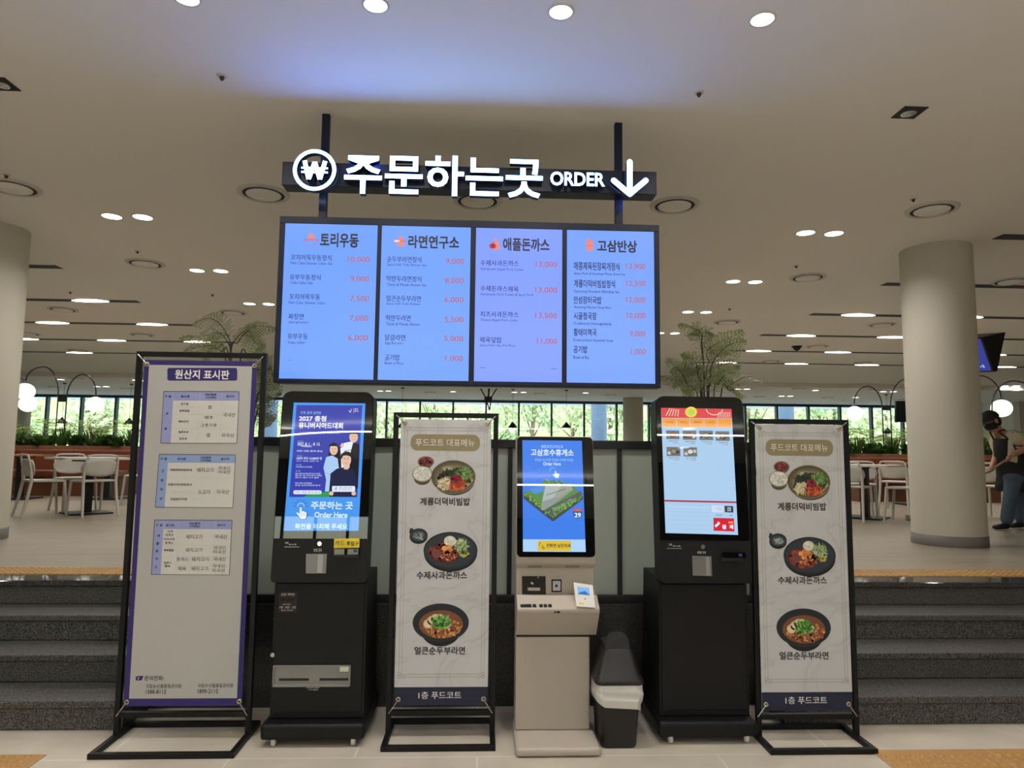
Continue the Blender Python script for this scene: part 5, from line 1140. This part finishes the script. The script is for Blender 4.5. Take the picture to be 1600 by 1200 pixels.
kinds = {'bush': leafy('bushy_plant', 'dark green broad-leaved plant in the planters behind the leather benches', 'bushy plants in the planters', 3, 95, .06, .30, .30, .042, DKL),
         'grass': leafy('strap_leaf_plant', 'narrow-leaved green plant in the planters behind the leather benches', 'narrow-leaved plants in the planters', 5, 60, .14, .44, .34, .014, DKL),
         'palm': palm('parlour_palm', 'pale feathery palm rising from the planters behind the leather benches', 'feathery palms in the planters', 7)}
used = set(); rnd = random.Random(77)
def put(kd, x, y, rz):
    o = kinds[kd]; z = ZU+.83
    if kd not in used: used.add(kd); o.location = (x, y, z); o.rotation_euler = (0, 0, rz); return
    dup(o, (x, y, z), rz, o['label'])
for x0, x1 in ((-9.0, -6.65), (7.2, 11.8)):
    x = x0; i = 0
    while x < x1:
        put(('bush', 'grass', 'bush', 'bush', 'grass')[i % 5], x, 13.62+rnd.uniform(-.06, .1), rnd.uniform(0, 6.28))
        if i % 2 == 0: put('palm', x+.1, 13.74, rnd.uniform(0, 6.28))
        x += .26; i += 1

# ---- arched globe lamps standing in the planters
GLOBE = glow('opal_globe', (1, .94, .82), 1.35); LBLK = mat('lamp_black', '#17181a', .4)
def arch_pts(xp, zp, xg, zt, zg, y):
    """pole up, elliptical arch over, short drop to the globe"""
    xm_, rx_ = (xp+xg)/2, abs(xg-xp)/2; sg_ = 1 if xg > xp else -1; z0 = zp
    return [Vector((xp, y, ZU+.80)), Vector((xp, y, z0))]+[Vector((xm_-sg_*rx_*math.cos(math.pi*k/14), y, z0+(zt-z0)*math.sin(math.pi*k/14) if k < 7 else zg+(zt-zg)*math.sin(math.pi*k/14))) for k in range(1, 15)]
def globe_lamp(lab, arms, plate=None):
    y = 13.62; t = thing('arched_globe_lamp', lab, 'floor lamp', (arms[0][0], y, ZU+.83), 'arched globe lamps in the planters')
    for xp, xg, zt, zg, r in arms:
        MB(LBLK).tube(arch_pts(xp, 2.45, xg, zt, zg+r+.03, y), .012, seg=8).build('arched_pole', t)
        MB(LBLK).lathe([(.012, .03), (.055, .012), (.055, 0), (.012, 0)], (xg, y, zg+r-.012), seg=20).build('globe_holder', t)
        MB(GLOBE).ball((xg, y, zg), r, r, r*.93).build('glass_globe', t, label='glowing opal glass globe')
    if plate: MB(LBLK).box(plate[0], plate[1], y-.006, y+.006, plate[2], plate[3]).build('name_plate', t)
globe_lamp('black arched lamp with two globes and small plate beside the left column', [(-8.07, -8.69, 3.02, 2.54, .17), (-7.91, -7.37, 2.88, 2.31, .155)], (-8.08, -7.90, 2.35, 2.45))
globe_lamp('black arched lamp whose lower globe overlaps the upper one at the left column', [(-9.35, -8.62, 2.86, 2.30, .16)])
globe_lamp('black arched lamp with two arches and small plate left of the right column', [(8.01, 7.44, 2.87, 2.32, .155), (8.18, 8.92, 3.03, 2.46, .155)], (8.01, 8.18, 2.39, 2.48))
globe_lamp('black arched lamp with a glowing globe just above the bending person', [(9.62, 10.48, 3.12, 2.46, .19)])
globe_lamp('black arched lamp curving to the right edge, behind the bending person', [(10.28, 11.25, 3.02, 2.45, .155)])
def cone(px, py, lab):
    q = atY(px, py, 22.5); zt = 3.5
    t = thing('cone_pendant', lab, 'pendant lamp', (q.x, 22.5, zt), 'black cone pendants by the far windows')
    MB(LBLK).lathe([(.0005, .19), (.02, .19), (.16, 0), (.15, 0), (.015, .175), (.0005, .175)], (q.x, 22.5, q.z-.09), seg=24).build('cone_shade', t)
    MB(LBLK).tube([(q.x, 22.5, q.z+.10), (q.x, 22.5, zt-.02)], .006, seg=5).build('cord', t); MB(LBLK).lathe([(.05, -.03), (.06, 0)], (q.x, 22.5, zt), seg=16).build('ceiling_rose', t)
for px, py, d in ((97, 657, 'between the arched lamp poles at left'), (202, 658, 'beside the left edge of the tall banner stand'), (628, 664, 'just left of the middle poster stand'), (801, 664, 'between the middle poster stand and the white kiosk'), (885, 664, 'above the top of the white kiosk'), (1387, 673, 'between the arched lamp poles at right')):
    cone(px, py, 'black cone pendant lamp hanging '+d)

# ---- hanging televisions
TVB = mat('television_black', '#0f0f11', .35)
def tilted_tv(nm, lab, C_, yaw, tilt, w_, h_, d_, scrm):
    t = thing(nm, lab, 'television', C_); R_ = Matrix.Rotation(yaw, 3, 'Z') @ Matrix.Rotation(tilt, 3, 'X')
    X, Y_, Z_ = (R_ @ Vector(v) for v in ((1, 0, 0), (0, 1, 0), (0, 0, 1))); C_ = Vector(C_)
    MB(TVB).obox(C_, X*w_/2, Y_*d_/2, Z_*h_/2).build('casing', t, .01); MB(scrm).obox(C_-Y_*(d_/2+.002), X*(w_/2-.015), Y_*.002, Z_*(h_/2-.015)).build('screen', t)
    MB(TVB).tube([C_, C_+Vector((0, 0, .2)), (C_.x, C_.y, ZC)], .02, seg=8).build('ceiling_pole', t); return t, C_, X, Y_, Z_
P_ = [atY(1534, 527, 8.6), atY(1571, 519, 8.6), atY(1558, 580, 8.6), atY(1553, 581, 8.6)]; ex = Vector((-.60, .42, 0))
t = thing('hanging_television', 'tilted television with a blue screen hanging behind the right column', 'television', P_[1])
MB(TVB).prism(P_[::-1], ex).build('casing', t, .004)
sn_ = (P_[3]-P_[0]).cross(ex).normalized(); sn_ = sn_ if sn_.y < 0 else -sn_; d_ = P_[3]-P_[0]
sq_ = [P_[0]+d_*a_+ex*b_+sn_*.002 for a_, b_ in ((.04, .03), (.96, .03), (.96, .97), (.04, .97))]; tf_ = Face(sq_[2], -ex, -d_)
sc_ = MB(glow('tv_blue', lin('#26308c'), 1.0, .1)).add(sq_, [(0, 1, 2, 3)]).build('screen', t)
v, fc, nz, xa, xb, ya, yb = glyphs('104'); wn_ = tf_.N if tf_.N.y < 0 else -tf_.N
MB(glow('tv_white', lin('#9fb2e0'), 1.0)).add([P_[3]+ex*.22*(1-(p[0]-xa)/(xb-xa))+ex*.1-d_*(.12+.10*(p[1]-ya)/(yb-ya))+sn_*.004 for p in v], fc).build('screen_number', sc_)
cp_ = (P_[0]+P_[1])/2+ex*.5; MB(TVB).tube([cp_+Vector((0, 0, -.1)), Vector((cp_.x, cp_.y, ZC))], .02, seg=8).build('ceiling_pole', t)
tilted_tv('hanging_television', 'small dark television hanging before the windows beside the right column', (7.62, 12.0, 2.27), math.radians(-8), math.radians(8), .62, .38, .06, mat('tv_off', '#141a20', .1))

# ================================================================== PERSON CLEANING THE FLOOR
SKIN = mat('skin', '#b98a6c', .55); CREAM = mat('cream_shirt', '#c6bda8', .8); APR = mat('black_apron', '#141416', .75); JEAN = mat('blue_jeans', '#4a5a6c', .85, var=.1, scale=30); SHOE = mat('black_shoes', '#17151a', .6); HAIR = mat('dark_hair', '#191513', .6); MASK = mat('black_mask', '#1b1b1d', .8)
pr = thing('person', 'person in black cap, mask and apron over cream shirt, bending with a mop', 'person', (6.35, 8.25, ZU))
def skin(name, chain, m, parent=pr, sub=2, label=None):
    """continuous surface grown from joints: chain = list of (point, radius, index of parent joint)"""
    o0 = ORG[parent.name]; me = bpy.data.meshes.new(name)
    me.from_pydata([tuple(Vector(p)-o0) for p, r_, k in chain], [(k, i) for i, (p, r_, k) in enumerate(chain) if k is not None], [])
    o = bpy.data.objects.new(name, me); COL.objects.link(o); o.parent = parent; ORG[o.name] = o0
    s_ = o.modifiers.new('skin', 'SKIN'); s_.use_smooth_shade = True
    for i, (p, r_, k) in enumerate(chain):
        sv = me.skin_vertices[0].data[i]; sv.radius = r_ if isinstance(r_, tuple) else (r_, r_); sv.use_root = i == 0
    me.materials.append(m)
    b_ = o.modifiers.new('smooth', 'SUBSURF'); b_.levels = sub; b_.render_levels = sub
    if label: o['label'] = label
    return o
J = lambda x, y, Y: atY(x, y, Y)
pel, spi, che, nec = J(1588, 744, 8.27), J(1584, 718, 8.26), J(1573, 691, 8.24), J(1558, 672, 8.22)
hd_, top_ = J(1551, 663, 8.21), J(1546, 654, 8.21)
shn, shf_ = J(1583, 680, 8.10), J(1561, 682, 8.36); eln, haN = J(1606, 699, 8.02), J(1577, 713, 7.98); elf, haF = J(1556, 716, 8.36), J(1549, 732, 8.22)
hn, hf = J(1584, 752, 8.18), J(1592, 752, 8.34); kn, kf = J(1577, 784, 8.16), J(1593, 785, 8.36); an, af = J(1572, 818, 8.22), J(1596, 816, 8.40)
skin('body', [(pel, .10, None), (spi, .10, 0), (che, .11, 1), (nec, .052, 2), (hd_, .075, 3), (top_, .085, 4), (shn, .055, 2), (eln, .042, 6), (haN, .030, 7), (shf_, .055, 2), (elf, .042, 9), (haF, .030, 10), (hn, .070, 0), (kn, .055, 12), (an, .042, 13), (hf, .070, 0), (kf, .055, 15), (af, .042, 16)], SKIN)
skin('shirt', [(pel-Vector((0, 0, .10)), .165, None), (spi, .165, 0), (che, .172, 1), ((che+nec)/2, .125, 2), (shn, .095, 2), (shn.lerp(eln, .75), .082, 4), (shf_, .095, 2), (shf_.lerp(elf, .7), .078, 6)], CREAM, label='cream short-sleeved shirt')
skin('jeans', [(pel+Vector((0, 0, .06)), .155, None), (hn, .105, 0), (kn, .076, 1), (an-Vector((0, 0, .02)), .078, 2), (hf, .105, 0), (kf, .076, 4), (af-Vector((0, 0, .02)), .078, 5)], JEAN, label='blue jeans')
ap = MB(APR)    # apron: bib and skirt wrapped round the front of the body
fw = Vector((-.80, -.60, 0)); sdv = Vector((.60, -.80, 0)); rowsA = []
for c_, hw, dp in ((che+Vector((-.02, 0, .04)), .115, .178), (spi.lerp(che, .5), .175, .182), (spi, .19, .182), (pel, .20, .185), (J(1587, 756, 8.27), .205, .18), (J(1587, 768, 8.27), .21, .18)):
    rowsA.append([c_+fw*dp*math.cos(a_)+sdv*hw*1.02*math.sin(a_) for a_ in [math.radians(-112+224*i/22) for i in range(23)]])
ap.add([p for r_ in rowsA for p in r_], [(j*23+i, j*23+i+1, (j+1)*23+i+1, (j+1)*23+i) for j in range(5) for i in range(22)], None, True)
apo = ap.build('apron', pr, label='black apron'); so = apo.modifiers.new('thickness', 'SOLIDIFY'); so.thickness = .006; so.offset = 1
for sg_ in (-1, 1): MB(APR).tube([rowsA[0][11+sg_*4]+Vector((0, 0, -.01)), nec+Vector((-.04, sg_*-.075, -.02)), nec+Vector((.05, sg_*-.05, .005))], .012, seg=6).build('neck_strap', apo)
q = rowsA[1][15]; MB(mat('name_badge', '#b8bcc4', .4)).obox(q+Vector((-.004, -.012, .04)), (.03, .0, .0), (0, .004, 0), (0, 0, .012)).build('name_badge', apo)
for a_, nm_ in ((an, 'near'), (af, 'far')):
    skin('shoe', [((a_.x+.05, a_.y+.01, ZU+.052), (.045, .045), None), ((a_.x-.03, a_.y-.005, ZU+.045), (.048, .042), 0), ((a_.x-.13, a_.y-.015, ZU+.036), (.046, .032), 1), ((a_.x-.18, a_.y-.02, ZU+.032), (.034, .026), 2)], SHOE)
rot = Matrix.Rotation(math.radians(-28), 3, 'Y'); hc = hd_.lerp(top_, .75)
MB(HAIR).ball(hc+Vector((.045, 0, -.012)), .072, .084, .088, rot=rot).build('hair', pr)
cp = MB(APR); vs_ = []
for i in range(9):
    th_ = math.pi/2*i/8
    for k in range(28): a_ = 2*math.pi*k/28; vs_.append(hc+rot @ Vector((.112*math.sin(th_)*math.cos(a_), .102*math.sin(th_)*math.sin(a_), .015+.105*math.cos(th_))))
cp.add(vs_, [(i*28+k, (i+1)*28+k, (i+1)*28+(k+1) % 28, i*28+(k+1) % 28) for i in range(8) for k in range(28)], None, True); cap_ = cp.build('cap', pr, label='black cap')
bm_ = MB(APR); bp_ = [hc+rot @ Vector((-.10-.085*math.cos(math.radians(a_)), .085*math.sin(math.radians(a_)), .018-.012*math.cos(math.radians(a_)))) for a_ in range(-90, 91, 12)]
bm_.prism(bp_, rot @ Vector((0, 0, .008))); bm_.build('cap_brim', cap_)
mk = MB(MASK); g = []
for i in range(7):
    z_ = -.015-.085*i/6
    for k in range(11): a_ = math.radians(-80+16*k); g.append(hc+rot @ Vector((-(.088+.018*math.cos(a_)*math.sin(math.pi*i/6))*math.cos(a_), .086*math.sin(a_), z_)))
mk.add(g, [(i*11+k, i*11+k+1, (i+1)*11+k+1, (i+1)*11+k) for i in range(6) for k in range(10)], None, True); mko = mk.build('face_mask', pr, label='black face mask'); so = mko.modifiers.new('thickness', 'SOLIDIFY'); so.thickness = .004
for sg_ in (-1, 1):
    MB(mat('eye_white', '#d8d4cc', .3)).ball(hc+rot @ Vector((-.082, sg_*.034, .008)), .012).build('eye', pr)
    MB(SKIN).ball(hc+rot @ Vector((.0, sg_*.090, -.015)), .022, .010, .032, rot=rot).build('ear', pr)
MB(SKIN).ball(hc+rot @ Vector((-.098, 0, -.012)), .016, .012, .02, rot=rot).build('nose', pr)
# mop and the two hands closed round its handle
s0 = haN+Vector((-.035, -.012, -.035)); s1 = haF+Vector((-.03, -.02, -.02)); dm = (s1-s0).normalized(); ft = s0+dm*((ZU+.06-s0.z)/dm.z)
mp = thing('mop', 'wooden mop handle held in both hands by the bending person', 'mop', (ft.x, ft.y, ZU))
MB(mat('mop_wood', '#9a7b56', .6)).tube([s0-dm*.14, ft], .012, seg=10).build('handle', mp)
MB(mat('mop_fibre', '#a8a49a', .9)).obox(ft+Vector((0, 0, -.02)), (.16, .04, 0), (-.015, .06, 0), (0, 0, .038)).build('mop_head', mp, .015)
for wr, ps in ((haN, s0), (haF, s1)):
    ax = dm; out = (wr-ps); out = (out-ax*out.dot(ax)).normalized(); bi = ax.cross(out)
    skin('palm', [(wr, (.028, .022), None), (ps+out*.034+ax*.004, (.040, .018), 0), (ps+out*.028-ax*.006, (.036, .014), 1)], SKIN)
    for k, (off, ln) in enumerate(((-.030, .9), (-.010, 1.0), (.010, .96), (.029, .8))):
        base = ps+ax*off; R1 = .021
        skin('finger', [(base+out*.030+bi*.004, .0085, None), (base+out*.012*ln+bi*R1, .0085, 0), (base-out*R1*.8+bi*.012, .008, 1), (base-out*.017-bi*.012*ln, .0075, 2)], SKIN, sub=1)
    skin('thumb', [(ps+out*.030-ax*.042-bi*.004, .010, None), (ps+out*.006-ax*.046-bi*.021, .010, 0), (ps-out*.014-ax*.036-bi*.014, .0085, 1)], SKIN, sub=1)

# ================================================================== TREES BEYOND THE WINDOWS
TRK = mat('bark', '#6b5a48', .9); TF = [leafmat('tree_leaf_a', '#9db07a', '#d6e0b6', .5), leafmat('tree_leaf_b', '#b4c090', '#e4e8c8', .5), leafmat('tree_leaf_c', '#8aa474', '#c2d0a8', .5)]
def tree(seed, m, h, w_, lab, n=800):
    rnd = random.Random(seed); t = thing('leafy_tree', lab, 'tree', (0, 0, 0), 'trees beyond the far windows'); lf = MB(m)
    cl = [(Vector((rnd.uniform(-w_, w_)*.6, rnd.uniform(-w_, w_)*.6, h*rnd.uniform(.25, .92))), w_*rnd.uniform(.3, .55)) for k in range(13)]
    for k in range(n):
        c_, r_ = rnd.choice(cl); d = Vector((rnd.gauss(0, 1), rnd.gauss(0, 1), rnd.gauss(0, 1))).normalized(); p = c_+d*r_*rnd.uniform(.75, 1.05); s_ = rnd.uniform(.12, .22); a_ = (d+Vector((rnd.uniform(-.7, .7), rnd.uniform(-.7, .7), rnd.uniform(-.2, .9)))).normalized().orthogonal().normalized(); b_ = a_.cross(d).normalized()
        lf.add([p-a_*s_, p-b_*s_*.6, p+a_*s_, p+b_*s_*.6], [(0, 1, 2, 3)])
    lf.build('crown', t)
    tr = MB(TRK).tube([(0, 0, -.5), (.1, 0, h*.35), (0, .1, h*.75)], [.16, .12, .05], seg=8)
    for c_, r_ in cl[:6]: tr.tube([(.05, 0, h*.3), c_], [.06, .02], seg=5)
    tr.build('trunk', t); return t
protos = [tree(1, TF[0], 6.5, 2.4, 'broad bright green tree on the slope beyond the far windows'), tree(2, TF[1], 5.5, 2.0, 'pale yellow-green tree on the slope beyond the far windows'), tree(3, TF[2], 7.2, 2.2, 'deep green tree on the slope beyond the far windows')]
rnd = random.Random(12); first = set()
for i in range(34):
    row = i % 2; x = -34+2.35*i+rnd.uniform(-.6, .6); y = (44.5, 49)[row]+rnd.uniform(-1, 1); z = .3+max(0, (y-46)/60)**.8*9-.2; k = rnd.randrange(3)
    if k not in first: first.add(k); protos[k].location = (x, y, z)
    else: dup(protos[k], (x, y, z), rnd.uniform(0, 6.28), protos[k]['label'])
